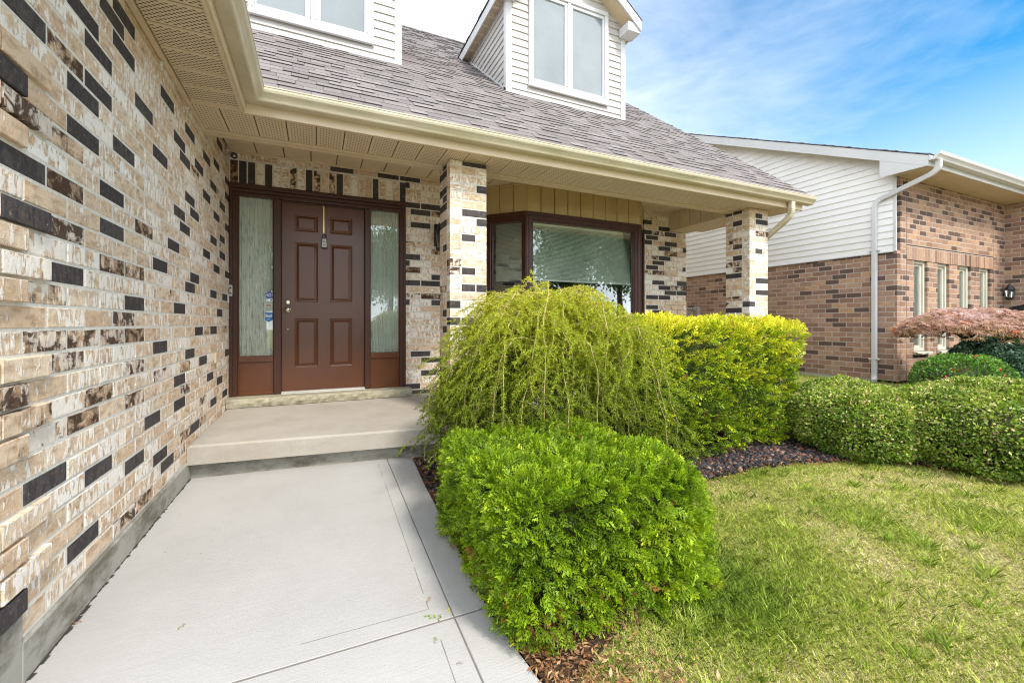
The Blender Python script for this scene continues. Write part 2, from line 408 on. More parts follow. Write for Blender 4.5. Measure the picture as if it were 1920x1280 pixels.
def brick_wall(mb, O, U, N, L, z0, z1, holes=(), dark=None, mid=None, off=0., p=.2, q=.08, depth=.09, pitch=PITCH, bl=BL, zref=Z0,
               quoin=None, joint=.0105, mrec=.002, alt=0):
    r0 = math.floor((z0 - zref) / pitch + .001); r1 = math.ceil((z1 - zref) / pitch - .001)
    for r in range(r0, r1):
        a, b = zref + r * pitch, zref + (r + 1) * pitch
        a, b = max(a, z0), min(b, z1)
        if b - a < .012: continue
        cuts = sorted((h[0], h[1]) for h in holes if h[2] < (a + b) / 2 < h[3])
        segs = []; cur = 0.
        for c0, c1 in cuts:
            if c0 - cur > .015: segs.append((cur, min(c0, L)))
            cur = max(cur, c1)
        if L - cur > .015: segs.append((cur, L))
        ph = off + (bl / 2 if (r + alt) % 2 else 0.)
        for s0, s1 in segs:
            k = math.floor((s0 - ph) / bl)
            def P(u, z, d): return (O[0] + U[0] * u + N[0] * d, O[1] + U[1] * u + N[1] * d, O[2] + z)
            # mortar strip (front face and end caps)
            m0, m1 = s0 + .002, s1 - .002
            vs = [P(m0, a, -mrec), P(m1, a, -mrec), P(m1, b, -mrec), P(m0, b, -mrec), P(m0, a, -depth), P(m1, a, -depth), P(m1, b, -depth), P(m0, b, -depth)]
            mb.add(vs, [(0, 1, 2, 3), (1, 5, 6, 2), (4, 0, 3, 7), (3, 2, 6, 7), (4, 5, 1, 0)], mi=1)
            while True:
                u0 = ph + k * bl; u1 = u0 + bl
                if u0 >= s1 - .012: break
                e0 = max(u0, s0); e1 = min(u1, s1)
                if e1 - e0 > .03:
                    if dark is not None and (r, k) in dark: tn = (1., R(), R())
                    elif mid is not None and (r, k) in mid: tn = (ru(.42, .6), R(), R())
                    elif dark is not None and dark != 'x': tn = (ru(0, .2) if R() > .06 else ru(.3, .4), R(), R())
                    else: tn = rtone(p, q)
                    fr = 0.
                    if quoin and quoin(r, (e0 + e1) / 2): fr = .016
                    g0 = e0 + (joint if e0 == u0 else 0); g1 = e1
                    brick(mb, O, U, N, g0, g1, a + (joint if b - a > .05 else 0), b, fr, depth + fr - .002, tn)
                k += 1
def soldiers(mb, O, U, N, u0, u1, z0, z1, pitch=PITCH, depth=.09, p=.22, mrec=.002):
    def P(u, z, d): return (O[0] + U[0] * u + N[0] * d, O[1] + U[1] * u + N[1] * d, O[2] + z)
    mb.add([P(u0, z0, -mrec), P(u1, z0, -mrec), P(u1, z1, -mrec), P(u0, z1, -mrec), P(u0, z0, -depth), P(u1, z0, -depth)], [(0, 1, 2, 3), (4, 5, 1, 0)], mi=1)
    n = round((u1 - u0) / pitch); w = (u1 - u0) / n
    for i in range(n):
        brick(mb, O, U, N, u0 + i * w + .0105, u0 + (i + 1) * w, z0, z1 - .0105, 0., depth - .002, rtone(p, .12), vert=True)
def pillar_mesh(x0, x1, y0, y1, z0, z1, proud=None):
    mb = MB(); w = x1 - x0; d = y1 - y0
    r0 = math.floor((z0 - Z0) / PITCH); r1 = math.ceil((z1 - Z0) / PITCH)
    mb.box(x0 + .002, x1 - .002, y0 + .002, y1 - .002, z0, z1, mi=1)
    for r in range(r0, r1):
        a, b = max(z0, Z0 + r * PITCH), min(z1, Z0 + (r + 1) * PITCH)
        if b - a < .015: continue
        za = a + .0105; dp = .1
        par = r % 2
        for face in range(4):
            O, U, N, l = (((x0, y0, 0), (1, 0), (0, -1), w), ((x1, y0, 0), (0, 1), (1, 0), d), ((x1, y1, 0), (-1, 0), (0, 1), w), ((x0, y1, 0), (0, -1), (-1, 0), d))[face]
            s = dp + .0105
            if (par + face) % 2 == 0: parts = [(0, BL - .0105), (BL, l)] if par else [(0, l - BL), (l - BL + .0105, l)]
            else: parts = [(s, l - s)]
            # each face: its own full bricks plus ends shown by the neighbours
            if (par + face) % 2 == 0:
                for p0, p1 in parts:
                    if p1 - p0 > .02: brick(mb, O, U, N, p0, p1, za, b, 0., dp, rtone(.28, .1) if p1 - p0 > .12 else rtone(.08, .1))
            else:
                for p0, p1 in parts:
                    brick(mb, O, U, N, p0, p1, za, b, 0., dp * .9, rtone(.26, .1))
    return mb
# ================================================================== OUR HOUSE
house = thing('brick_house', 'white-flecked beige brick house with brown front door, two pillars and two roof dormers', 'house', (2.3, 5.1, -1.1))
DARK = {(-12, 6), (-12, 8), (-12, 12), (-11, 11), (-11, 14), (-10, 10), (-10, 17), (-10, 19), (-9, 8), (-8, 7), (-8, 11), (-8, 13), (-8, 18), (-7, 16), (-6, 13), (-5, 15), (-5, 19), (-4, 14), (-3, 11), (-2, 15), (-2, 17), (0, 10), (0, 13), (0, 18), (1, 7), (2, 14), (2, 17), (2, 19), (3, 6), (3, 11), (3, 14), (4, 9), (5, 6), (5, 12), (5, 17), (5, 19), (6, 9), (6, 16), (7, 13), (7, 18), (8, 6), (8, 8), (8, 13), (8, 17), (9, 9), (9, 14), (9, 18), (10, 8), (10, 14), (11, 6), (11, 8), (11, 11), (11, 17), (11, 19), (12, 16), (13, 8), (13, 10), (13, 13), (13, 18), (14, 8), (14, 13), (14, 15), (14, 17), (15, 9), (15, 19), (16, 9), (16, 12), (16, 14), (16, 16), (17, 9), (17, 17), (17, 19), (20, 18)}
MID = {(-13, 9), (-13, 10), (-11, 13), (-9, 15), (-7, 13), (-6, 8), (-6, 10), (-5, 8), (-4, 6), (-4, 10), (-3, 7), (-2, 7), (-2, 8), (-2, 9), (-2, 10), (-1, 9), (2, 9), (2, 10), (3, 7), (5, 7), (5, 10), (7, 6), (11, 7)}
WX = -.80; YD = 5.10; SZ = 1.49; CZ = 1.735
br = (M['brick'], M['mortar'])
# --- side wall of the garage wing (runs towards the door)
mb = MB()
qn = lambda r, u: u < 1.80 and r % 6 < 4
brick_wall(mb, (WX, 0, 0), (0, 1), (1, 0), 5.10, -.945, SZ - .004, holes=((-1, 1.48, -9, 9), (1.4, 1.77, -.96, -.868)), dark=DARK, mid=MID, off=.02, quoin=qn)
brick_wall(mb, (WX, 0, 0), (0, 1), (1, 0), 5.10, SZ - .004, CZ, holes=((-1, 4.03, -9, 9),), dark=DARK, off=.02)
# front of the wing, beyond the left edge of the frame
brick_wall(mb, (-6.2, 1.48, 0), (1, 0), (0, -1), 5.305, -.95, SZ - .004, holes=((.6, 4.8, -1.2, 1.1),), off=.1)
mb.build('garage_wall', br, house)
mb = MB(); mb.box(-5.6, -1.4, 1.52, 1.56, -1.07, 1.1)
for i in range(4):
    for j in range(8): mb.cbox(-5.57 + j * .52, -5.09 + j * .52, 1.50, 1.52, -1.02 + i * .53, -.54 + i * .53)
mb.build('garage_door', M['white'], house)
mb = MB()
mb.prism([(WX + .004, -1.2), (WX + .004, -.868), (WX - .2, -.868), (WX - .2, -1.2)], 1.47, 1.765, 'Y')
mb.prism([(WX + .006, -1.2), (WX + .006, -.957), (WX - .002, -.947), (WX - .2, -.947), (WX - .2, -1.2)], 1.765, 3.66, 'Y')
mb.box(-6.2, WX - .2, 1.475, 1.6, -1.2, -.95)
mb.build('foundation', M['foundation'], house)
# --- front wall with the door, left and right of the bay
mb = MB()
brick_wall(mb, (WX, YD, 0), (1, 0), (0, -1), 2.83, -.905, CZ, holes=((-.1, 1.757, -2, 1.662),), off=.055, p=.30, q=.1)
soldiers(mb, (WX, YD, 0), (1, 0), (0, -1), 0.0, 1.757, 1.425, 1.663)
mb.build('front_wall', br, house)
mb = MB()
brick_wall(mb, (4.56, YD, 0), (1, 0), (0, -1), .86, -1.05, CZ, off=.03, p=.26, q=.1, quoin=lambda r, u: u > .50 and r % 6 < 4)
brick_wall(mb, (2.0, YD, 0), (1, 0), (0, -1), 2.6, -1.05, -.55, p=.2)
brick_wall(mb, (5.42, YD + .092, 0), (0, 1), (1, 0), 4.2, -1.05, 1.62, p=.2, off=.1, quoin=lambda r, u: u < .35 and r % 6 < 4)
mb.build('end_wall', br, house)
for x0, x1, y0, y1 in ((1.10, 1.455, 3.75, 4.10), (5.08, 5.435, 3.73, 4.085)):
    pillar_mesh(x0, x1, y0, y1, -.83 if x0 < 2 else -.87, SZ - .004).build('brick_pillar', br, house)
M['seam'] = plain('dark_seam', (.09, .065, .035), .8)  # darker backing that shows in the gaps between panels
# --- soffits and porch ceiling
mb = MB(); n0 = math.floor(-.80 / .205); 
for k in range(n0, 29):
    a, b = max(k * .205 + .004, -.79), min((k + 1) * .205 - .004, 5.80)
    if b > a: mb.cbox(a, b, 3.535, 3.945, SZ, SZ + .012, .003)
mb.box(-.79, 5.80, 3.52, 3.95, SZ + .006, SZ + .02, mi=1)
mb.build('vented_soffit', (M['sof_main'], M['seam']), house)
mb = MB()
for k in range(4, 18):
    a, b = max(k * .205 + .005, .95), min((k + 1) * .205 - .005, 3.50)
    if b > a: mb.cbox(-.765, -.482, a, b, SZ, SZ + .012, .004)
mb.box(-.79, -.47, .95, 3.5, SZ + .006, SZ + .02, mi=1)
mb.build('side_soffit', (M['sof_side'], M['seam']), house)
mb = MB()
mb.cbox(-.798, -.768, .95, 3.95, SZ - .012, SZ + .01, .003)        # channel along the wall
mb.cbox(-.768, -.452, 3.497, 3.533, SZ - .007, SZ + .01, .003)
mb.cbox(-.484, -.462, .95, 3.497, SZ - .014, SZ + .1, .003)
mb.cbox(-.462, 5.80, 3.508, 3.533, SZ - .014, SZ + .145, .003)
mb.cbox(-.462, -.450, .95, 3.506, SZ - .010, SZ + .145, .002)
mb.build('fascia', M['beige'], house)
mb = MB()
for a, b in ((WX + .002, 1.098), (1.457, 5.078)):
    mb.cbox(a, b, 3.95, 4.045, SZ - .012, CZ, .004)
    mb.box(a, b, 4.02, 4.05, SZ - .016, SZ + .02)
mb.cbox(1.098, 1.457, 4.104, 4.14, SZ, CZ, .003)
mb.cbox(5.06, 5.42, 4.09, 5.09, SZ - .045, SZ - .02, .004)
for k in range(5): mb.cbox(5.062, 5.40, 4.10 + k * .2, 4.292 + k * .2, SZ - .02, CZ, .005)
mb.build('porch_beam', M['beige'], house)
mb = MB()
for k in range(28):
    a, b = max(-.79, -.80 + k * .25 + .005), min(5.40, -.80 + (k + 1) * .25 - .005)
    if b > a: mb.cbox(a, b, 4.05, 5.09, CZ, CZ + .012, .004)
mb.box(-.79, 5.42, 4.05, 5.09, CZ + .006, CZ + .02, mi=1)
mb.cbox(-.79, 1.9, 5.06, 5.095, CZ - .014, CZ + .002, .003)
mb.build('porch_ceiling', (M['beige'], M['seam']), house)
# --- gutters
GP = [(0, 0), (.070, 0), (.078, .006), (.086, .022), (.099, .040), (.113, .055), (.119, .070), (.119, .083), (.123, .086), (.123, .093), (.108, .093), (.108, .078), (.03, .02), (.004, .078), (0, .09)]
def gutter(name, ends, off, parent, mats, z0, prof=GP):
    """ends: two functions n -> (x, y)"""
    m = MB(); n = len(prof); vs = [(*ends[0](p[0]), z0 + p[1]) for p in prof] + [(*ends[1](p[0]), z0 + p[1]) for p in prof]
    fs = [tuple(range(n)), tuple(range(n, 2 * n))[::-1]] + [(i, n + i, n + (i + 1) % n, (i + 1) % n) for i in range(n)]
    m.add(vs, fs); return m.build(name, mats, parent)
gz = 1.545
gutter('gutter', (lambda n: (-.449 + n, .9), lambda n: (-.449 + n, 3.507 - n)), 0, house, M['gutter'], gz)
gutter('gutter', (lambda n: (-.449 + n, 3.507 - n), lambda n: (5.90, 3.507 - n)), 0, house, M['gutter'], gz)
# --- downspout under the eave
def rect_pipe(mb, pts, a, b, side=(1, 0, 0)):
    """rectangular pipe along points, ribbed look comes from many short segments"""
    S_ = Vector(side); pts = [Vector(p) for p in pts]; vs = []; n = len(pts)
    for i, p in enumerate(pts):
        d = (pts[min(i + 1, n - 1)] - pts[max(i - 1, 0)]).normalized()
        u = S_ - d * S_.dot(d); u.normalize(); w = d.cross(u)
        k = 1.0
        ring = [(-a, -b * .7), (-a * .8, -b), (a * .8, -b), (a, -b * .7), (a, b * .7), (a * .8, b), (-a * .8, b), (-a, b * .7)]
        vs += [p + u * q[0] * k + w * q[1] * k for q in ring]
    m = 8
    fs = [(i * m + j, i * m + (j + 1) % m, (i + 1) * m + (j + 1) % m, (i + 1) * m + j) for i in range(n - 1) for j in range(m)]
    fs += [tuple(range(m))[::-1], tuple(range((n - 1) * m, n * m))]
    mb.add(vs, fs)
def ribbed(p0, ctrl, p1, n=14):
    out = []
    for i in range(n + 1):
        t = i / n; q = Vector(p0) * (1 - t) ** 2 + Vector(ctrl) * 2 * t * (1 - t) + Vector(p1) * t * t; out.append(q)
    return out
mb = MB(); X0 = 5.50
rect_pipe(mb, [(X0, 3.46, 1.545), (X0, 3.46, 1.47)] + ribbed((X0, 3.46, 1.46), (X0, 3.46, 1.37), (X0 - .01, 3.56, 1.30), 12) + [(5.49, 3.86, 1.10)], .034, .028)
for i in range(7):
    p = ribbed((X0, 3.46, 1.45), (X0, 3.46, 1.37), (X0 - .01, 3.55, 1.31), 6)[i]
    mb.cbox(p.x - .038, p.x + .038, p.y - .030, p.y + .030, p.z - .004, p.z + .004, .003)
rect_pipe(mb, ribbed((5.49, 3.86, 1.10), (5.49, 3.92, 1.06), (5.49, 3.92, .95), 8) + [(5.49, 3.92, -.95), (5.49, 3.86, -1.02)], .034, .028)
mb.build('downspout', M['gutter'], house)
# ------------------------------------------------------------------ roof
KR = .80; RY, RZ = 3.405, 1.632; RIDGE_Y = 9.45
cs = 1 / math.sqrt(1 + KR * KR); sn = KR * cs
def zr(y): return RZ + KR * (y - RY)
def shingles(mb, org, A, B, k, smax, rng_a, exp=.128, skip=None):
    c = 1 / math.sqrt(1 + k * k); s_ = k * c; n = int(smax / exp)
    N = Vector((-B[0] * s_, -B[1] * s_, c))
    for i in range(-0, n + 1):
        s0 = i * exp; a0, a1 = rng_a(s0 * c)
        if a1 <= a0: continue
        a = a0 - R() * .1
        while a < a1:
            w = ru(.10, .23); b = min(a + w, a1); aa = max(a, a0)
            if b - aa > .015 and not (skip and skip((aa + b) / 2, s0 * c)):
                th = .006 if R() < .5 else .0125
                def P(al, s, h):
                    return Vector((org[0] + A[0] * al + B[0] * s * c, org[1] + A[1] * al + B[1] * s * c, org[2] + s * s_)) + N * h
                e = s0 + ru(-.003, .003); t2 = s0 + exp + .02; g = .0015
                vs = [P(aa + g, e, th), P(b - g, e, th), P(b - g, t2, .003), P(aa + g, t2, .003), P(aa + g, e, -.004), P(b - g, e, -.004), P(b - g, t2, -.003), P(aa + g, t2, -.003)]
                o = (R() * 30, R() * 30); q = [(o[0] + x, o[1] + y) for x, y in ((0, 0), (b - aa, 0), (b - aa, .16), (0, .16))]
                fs = [(0, 1, 2, 3), (4, 5, 1, 0), (5, 6, 2, 1), (7, 4, 0, 3)]
                if A[0] * B[1] - A[1] * B[0] < 0: fs = [f[::-1] for f in fs]
                tn = (min(1, max(0, .5 + ru(-.36, .36))) * (1. if th > .01 else .7), R(), 0)
                mb.add(vs, fs[:1] + fs[2:], tone=tn, uvs=[q] * 3); mb.add(vs, fs[1:2], mi=1)
            a = b if b > a else a + w
DORM = ((-1.05, .927), (2.349, 4.33))
def skipd(a, b):
    y = RY + b
    return any(d0 + .1 < a < d1 - .1 and 5.45 < y < 6.6 for d0, d1 in DORM)
mb = MB()
shingles(mb, (0, RY, RZ), (1, 0), (0, 1), KR, (RIDGE_Y - RY) / cs, lambda b: (-.36 - b, 5.86), skip=skipd)
zt = zr(RIDGE_Y)
w = RIDGE_Y - RY
mb.add([(-.36, RY, RZ - .008), (5.84, RY, RZ - .008), (5.84, RIDGE_Y, zt - .008), (-.36 - w, RIDGE_Y, zt - .008)], [(0, 1, 2, 3)], mi=1)
mb.add([(-.36 - w, RIDGE_Y, zt + .003), (5.86, RIDGE_Y, zt + .003), (5.86, RIDGE_Y + w, RZ), (-.36 - w, RIDGE_Y + w, RZ)], [(0, 1, 2, 3)], mi=1)
# ridge caps
x = -6.
while x < 5.8:
    mb.add([(x, RIDGE_Y - .12, zt - .075), (x + .21, RIDGE_Y - .12, zt - .085), (x + .21, RIDGE_Y, zt + .018), (x, RIDGE_Y, zt + .03), (x, RIDGE_Y + .12, zt - .075), (x + .21, RIDGE_Y + .12, zt - .085)],
           [(0, 1, 2, 3), (3, 2, 5, 4)], tone=(R(), R(), 0), uvs=[[(x, 0), (x + .2, 0), (x + .2, .1), (x, .1)]] * 2)
    x += .14
mb.build('roof', (M['shingle'], M['felt']), house)
mb = MB()
shingles(mb, (-.36, 0, RZ), (0, 1), (-1, 0), KR, 2.9 / cs, lambda b: (.92, 3.40 + b))
mb.add([(-.36, .92, RZ - .008), (-.36, RY, RZ - .008), (-3.3, RY + 2.94, RZ - .008 + 2.94 * KR), (-3.3, .92, RZ - .008 + 2.94 * KR)], [(0, 1, 2, 3)], mi=1)
mb.add([(-3.3, .92, RZ + 2.94 * KR), (-3.3, 6.4, RZ + 2.94 * KR), (-6.3, 6.4, RZ), (-6.3, .92, RZ)], [(0, 1, 2, 3)], mi=1)
mb.add([(-.5, .97, RZ - .05), (-3.3, .97, RZ - .05 + 2.8 * KR), (-6.2, .97, RZ - .05)], [(0, 1, 2)], mi=2)
mb.build('garage_roof', (M['shingle'], M['felt'], M['siding']), house)
mb = MB()
mb.prism([(3.52, 1.56), (RIDGE_Y, zt - .16), (RIDGE_Y, zt - .012), (RY + .03, RZ - .01)], 5.80, 5.835, 'X')
mb.prism([(5.1, 1.6), (RIDGE_Y * 2 - 5.1, 1.6), (RIDGE_Y, zt - .1)], 5.33, 5.415, 'X')
mb.prism([(3.55, 1.50), (5.1, 1.50), (5.1, 1.53), (3.55, 1.53)], 5.43, 5.80, 'X')
mb.build('rake_board', M['beige'], house)
# ------------------------------------------------------------------ dormers
def lapface(mb, x0, x1, y, z0, z1, pitch, zoff=0., clip=None, lip=.014):
    """horizontal lap siding facing -Y"""
    z = z0 + zoff
    while z < z1 - .005:
        a, b = max(z, z0), min(z + pitch, z1)
        l, r = (x0, x1) if not clip else clip(a); l2, r2 = (x0, x1) if not clip else clip(b)
        if r - l > .02:
            if r2 < l2: l2 = r2 = (l2 + r2) / 2
            mb.add([(l, y - lip, a), (r, y - lip, a), (r2, y, b), (l2, y, b), (l, y + .004, a), (r, y + .004, a)], [(0, 1, 2, 3), (4, 5, 1, 0)])
            mb.add([(l, y - lip - .001, a + .001), (r, y - lip - .001, a + .001), (r, y - lip - .001, a + .008), (l, y - lip - .001, a + .008)], [(0, 1, 2, 3)])
        z += pitch
def lapside(mb, x, sgn, zr0, zr1, pitch, yfun, lip=.014):
    """lap siding on a plane x = const, facing sgn*X; yfun(z) -> (y0, y1)"""
    z = zr0
    while z < zr1 - .003:
        a, b = z, min(z + pitch, zr1); y0, y1 = yfun(a); w0, w1 = yfun(b)
        if y1 - y0 > .02:
            if w1 < w0: w1 = w0
            f = [(0, 3, 2, 1), (4, 0, 1, 5)] if sgn < 0 else [(0, 1, 2, 3), (4, 5, 1, 0)]
            mb.add([(x + sgn * lip, y0, a), (x + sgn * lip, y1, a), (x, w1, b), (x, w0, b), (x - sgn * .004, y0, a), (x - sgn * .004, y1, a)], f)
        z += pitch
def casement(parent, x0, x1, z0, z1, y, panes, fr=.062, name='window'):
    """white frame with two fixed sashes; returns the frame object"""
    m = MB(); t = fr
    for a, b, c, d in ((x0, x1, z0, z0 + t), (x0, x1, z1 - t, z1), (x0, x0 + t, z0 + t, z1 - t), (x1 - t, x1, z0 + t, z1 - t)):
        m.cbox(a, b, y - .045, y + .02, c, d, .006)
    m.cbox(x0 - .012, x1 + .012, y - .056, y - .02, z0 - .016, z0 + .012, .004)
    xm = (panes[0][1] + panes[1][0]) / 2
    m.cbox(xm - .022, xm + .022, y - .040, y + .02, z0 + t, z1 - t, .005)
    for pa, pb in panes:
        l = x0 + t if pa < xm else xm + .022; r = xm - .022 if pa < xm else x1 - t
        for a, b, c, d in ((l, r, z0 + t, z0 + t + .052), (l, r, z1 - t - .05, z1 - t), (l, pa, z0 + t + .052, z1 - t - .05), (pb, r, z0 + t + .052, z1 - t - .05)):
            m.cbox(a, b, y - .024, y + .015, c, d, .006)
    o = m.build('window_frame', M['white'], parent)
    for pa, pb in panes:
        g = MB(); g.box(pa - .004, pb + .004, y - .004, y, z0 + t + .045, z1 - t - .045); g.build('window_pane', M['glass_dormer'], parent)
    return o
def dormer(x0, x1, wx0, wx1, panes):
    Y = 5.30; zb = zr(Y); ze = 4.45; xc = (x0 + x1) / 2; kg = .76; za = 5.30; oh = .13; yf = 5.04
    d = bpy.data.objects.new('dormer', None); COL.objects.link(d); d.parent = house
    d.location = Vector((xc, Y, zb)) - parent_world(house)
    m = MB(); wz0, wz1 = 3.295, 4.685
    zu = lambda x: za - kg * abs(x - xc)
    clip = lambda z: (max(x0, xc - (za - z) / kg), min(x1, xc + (za - z) / kg))
    m.prism([(x0 + .02, zb - .5), (x1 - .02, zb - .5), (x1 - .02, zu(x1)), (xc, za), (x0 + .02, zu(x0))], Y + .10, Y + .11, 'Y')
    # four strips round the window opening
    def part(l, r, a, b):
        z = zb - .04
        while z < 5.28:
            p, q = max(z, a), min(z + .1, b)
            if q - p > .004:
                cl = clip(p); c2 = clip(q)
                L0, R0, L1, R1 = max(l, cl[0]), min(r, cl[1]), max(l, c2[0]), min(r, c2[1])
                if R0 - L0 > .01:
                    if R1 < L1: L1 = R1 = (L1 + R1) / 2
                    f = (p - z) / .1; f2 = (q - z) / .1; yl = Y - .014 * (1 - f); yu = Y - .014 * (1 - f2)
                    m.add([(L0, yl, p), (R0, yl, p), (R1, yu, q), (L1, yu, q), (L0, Y + .005, p), (R0, Y + .005, p)], [(0, 1, 2, 3), (4, 5, 1, 0)])
            z += .1
    part(x0, wx0 + .02, 0, 9); part(wx1 - .02, x1, 0, 9); part(wx0 + .02, wx1 - .02, 0, wz0 + .02); part(wx0 + .02, wx1 - .02, wz1 - .02, 9)
    yb = lambda z: RY + (z - RZ) / KR
    for x, s in ((x0, -1), (x1, 1)): lapside(m, x, s, zb - .04, ze, .1, lambda z: (Y + .03, yb(z) + .03))
    m.build('siding', M['dsiding'], d)
    m = MB()
    for x, s in ((x0, -1), (x1, 1)):
        m.cbox(min(x - s * .065, x + s * .02), max(x - s * .065, x + s * .02), Y - .022, Y - .002, zb - .03, ze + .02, .003)
        m.cbox(min(x + s * .003, x + s * .02), max(x + s * .003, x + s * .02), Y - .002, Y + .06, zb - .03, ze, .003)
        # step flashing strip along the roof
        v0, v1 = (x, Y - .02, zb - .01), (x, yb(ze), ze)
        m.add([(x + s * .02, Y - .02, zb - .03), (x + s * .02, yb(ze) - .02, ze - .03), (x + s * .02, yb(ze) - .02, ze + .025), (x + s * .02, Y - .02, zb + .025), (x, Y - .02, zb + .025), (x, yb(ze), ze + .025)], [(0, 1, 2, 3), (3, 2, 5, 4)])
    m.cbox(x0, x1, Y - .04, Y - .015, zb - .05, zb - .012, .004)
    m.build('corner_trim', M['white'], d)
    # roof of the dormer
    m = MB()
    yb2 = 8.3
    for s in (-1, 1):
        xe = xc + s * ((x1 - x0) / 2 + oh); zu_e = za - kg * abs(xe - xc)
        m.add([(xe, yf, zu_e + .11), (xc, yf, za + .11), (xc, yb2, za + .11), (xe, yb2, zu_e + .11)], [(0, 1, 2, 3)], mi=1)
        A = (0, 1) ; B = (-s, 0)
        shingles(m, (xe + s * .012, yf - .01, zu_e + .105), A, B, kg, abs(xe - xc) / (1 / math.sqrt(1 + kg * kg)), lambda b: (0, min(3.2, 2.25 + b * .95)))
    m.build('dormer_roof', (M['shingle'], M['felt']), d)
    m = MB()
    for s in (-1, 1):
        xe = xc + s * ((x1 - x0) / 2 + oh); zu_e = za - kg * abs(xe - xc)
        # rake board on the gable front
        poly = [(xe, zu_e - .045), (xc, za - .045), (xc, za + .105), (xe, zu_e + .105)]
        m.prism(poly, yf, yf + .022, 'Y')
        m.prism([(xe - s * .002, zu_e - .005), (xc, za - .005), (xc, za - .02), (xe - s * .002, zu_e - .02)], yf + .022, Y, 'Y', mi=1)
        # eave fascia, soffit and boxed return
        ye = yb(zu_e) + .25
        m.cbox(min(xe, xe - s * .02), max(xe, xe - s * .02), yf + .024, ye, zu_e - .045, zu_e + .10, .003)
        m.box(min(xe - s * .02, x0 if s < 0 else x1), max(xe - s * .02, x0 if s < 0 else x1), Y - .005, ye, zu_e - .03, zu_e - .012, mi=2)
        xr = (x1 + .02) if s > 0 else (x0 - .02)
        m.cbox(min(xe, xr - s * .12), max(xe, xr - s * .12), yf + .024, Y - .02, zu_e - .075, zu_e + .06, .004)
    m.build('rake_trim', (M['white'], M['beige'], M['sof_side']), d)
    casement(d, wx0, wx1, wz0, wz1, Y, panes)
    m = MB(); m.box(wx0 + .05, wx1 - .05, Y + .06, Y + .065, wz0 + .03, wz1 - .03); m.build('window_lining', M['blind_grey'], d)
dormer(2.349, 4.33, 2.673, 4.015, ((2.755, 3.255), (3.395, 3.92)))
dormer(-1.05, .927, -.66, .616, ((-.581, -.113), (.044, .514)))
# ------------------------------------------------------------------ door set
YF = 5.085
df = MB()
zb_ = -.74; fh = 1.42
for a, b in ((-.797, -.722), (-.406, -.334), (.499, .558), (.886, .957)):
    df.cbox(a, b, YF, 5.22, zb_, 1.30, .006)
for a, b in ((-.346, -.330), (.495, .511)): df.cbox(a, b, YF + .03, 5.22, zb_ + .002, 1.29, .004)
df.cbox(-.79, .95, YF + .005, 5.22, 1.30, 1.335, .004); df.cbox(-.79, .95, YF - .006, 5.2, 1.338, 1.372, .006)
df.cbox(-.797, .957, YF - .018, 5.15, 1.375, fh, .008)
df.cbox(-.797, -.765, YF - .01, YF + .02, zb_, 1.375, .005); df.cbox(.925, .957, YF - .01, YF + .02, zb_, 1.375, .005)
df.cbox(-.334, .499, YF + .035, 5.2, 1.284, 1.30, .003)
dframe = df.build('door_frame', M['frame'], house)
for a, b in ((-.722, -.406), (.558, .886)):
    s = MB(); s.cbox(a, b, YF + .012, 5.2, -.40, -.336, .005); s.cbox(a, b, YF + .012, 5.2, zb_, -.705, .005)
    s.cbox(a, a + .014, YF + .015, 5.2, -.705, -.40, .003); s.cbox(b - .014, b, YF + .015, 5.2, -.705, -.40, .003)
    s.box(a + .014, b - .014, YF + .032, 5.2, -.705, -.40)
    s.cbox(a, a + .009, YF + .016, YF + .05, -.336, 1.30, .003); s.cbox(b - .009, b, YF + .016, YF + .05, -.336, 1.30, .003)
    sl = s.build('sidelight', M['door'], house)
    g = MB(); g.box(a + .009, b - .009, YF + .032, YF + .036, -.336, 1.30)
    g = g.build('sidelight_pane', M['glass'], sl)
xs = [-.333, -.211, .018, .137, .37, .498]; zs = [-.722, -.472, .053, .232, .872, .99, 1.173, 1.283]; ys = 5.135
d = MB()
for i in range(5):
    for j in range(7):
        a, b, c, e = xs[i], xs[i + 1], zs[j], zs[j + 1]
        if i in (1, 3) and j in (1, 3, 5):
            rings = [(0, 0), (.005, .003), (.008, .011), (.016, .0125), (.020, .011), (.040, -.001), (.043, -.002)]
            pr = [[(a + o, ys + y, c + o), (b - o, ys + y, c + o), (b - o, ys + y, e - o), (a + o, ys + y, e - o)] for o, y in rings]
            for q in range(len(rings) - 1):
                for k in range(4):
                    k2 = (k + 1) % 4; d.quad(pr[q][k], pr[q][k2], pr[q + 1][k2], pr[q + 1][k])
            d.quad(*pr[-1])
        else: d.quad((a, ys, c), (b, ys, c), (b, ys, e), (a, ys, e))
d.box(-.333, .498, ys + .02, ys + .045, -.722, 1.283)
for (x, z) in ((-.275, -.061),): pass
door = d.build('front_door', M['door'], house)
k = MB(); k.lathe([(.002, -.012), (.030, -.010), (.033, -.004), (.033, 0)], (-.275, ys, .145), 'Y', 24)
k.lathe([(.004, -.062), (.020, -.060), (.0265, -.050), (.026, -.038), (.014, -.026), (.012, -.008)], (-.275, ys, .145), 'Y', 24)
k.build('door_knob', M['nickel'], door, smooth=True)
k = MB(); k.lathe([(.010, -.022), (.020, -.021), (.027, -.010), (.028, 0)], (-.275, ys, .222), 'Y', 24); k.box(-.277, -.273, ys - .024, ys - .02, .214, .230)
k.build('deadbolt', M['nickel'], door)
k = MB(); k.lathe([(.002, -.004), (.0065, -.003), (.0065, 0)], (-.276, ys, -.061), 'Y', 12); k.build('door_stud', M['paper'], door)
k = MB(); k.cbox(-.334, .499, 5.03, 5.135, -.742, -.728, .003); k.cbox(-.334, .499, 5.06, 5.12, -.728, -.720, .003)
k.build('threshold', M['steel'], house)
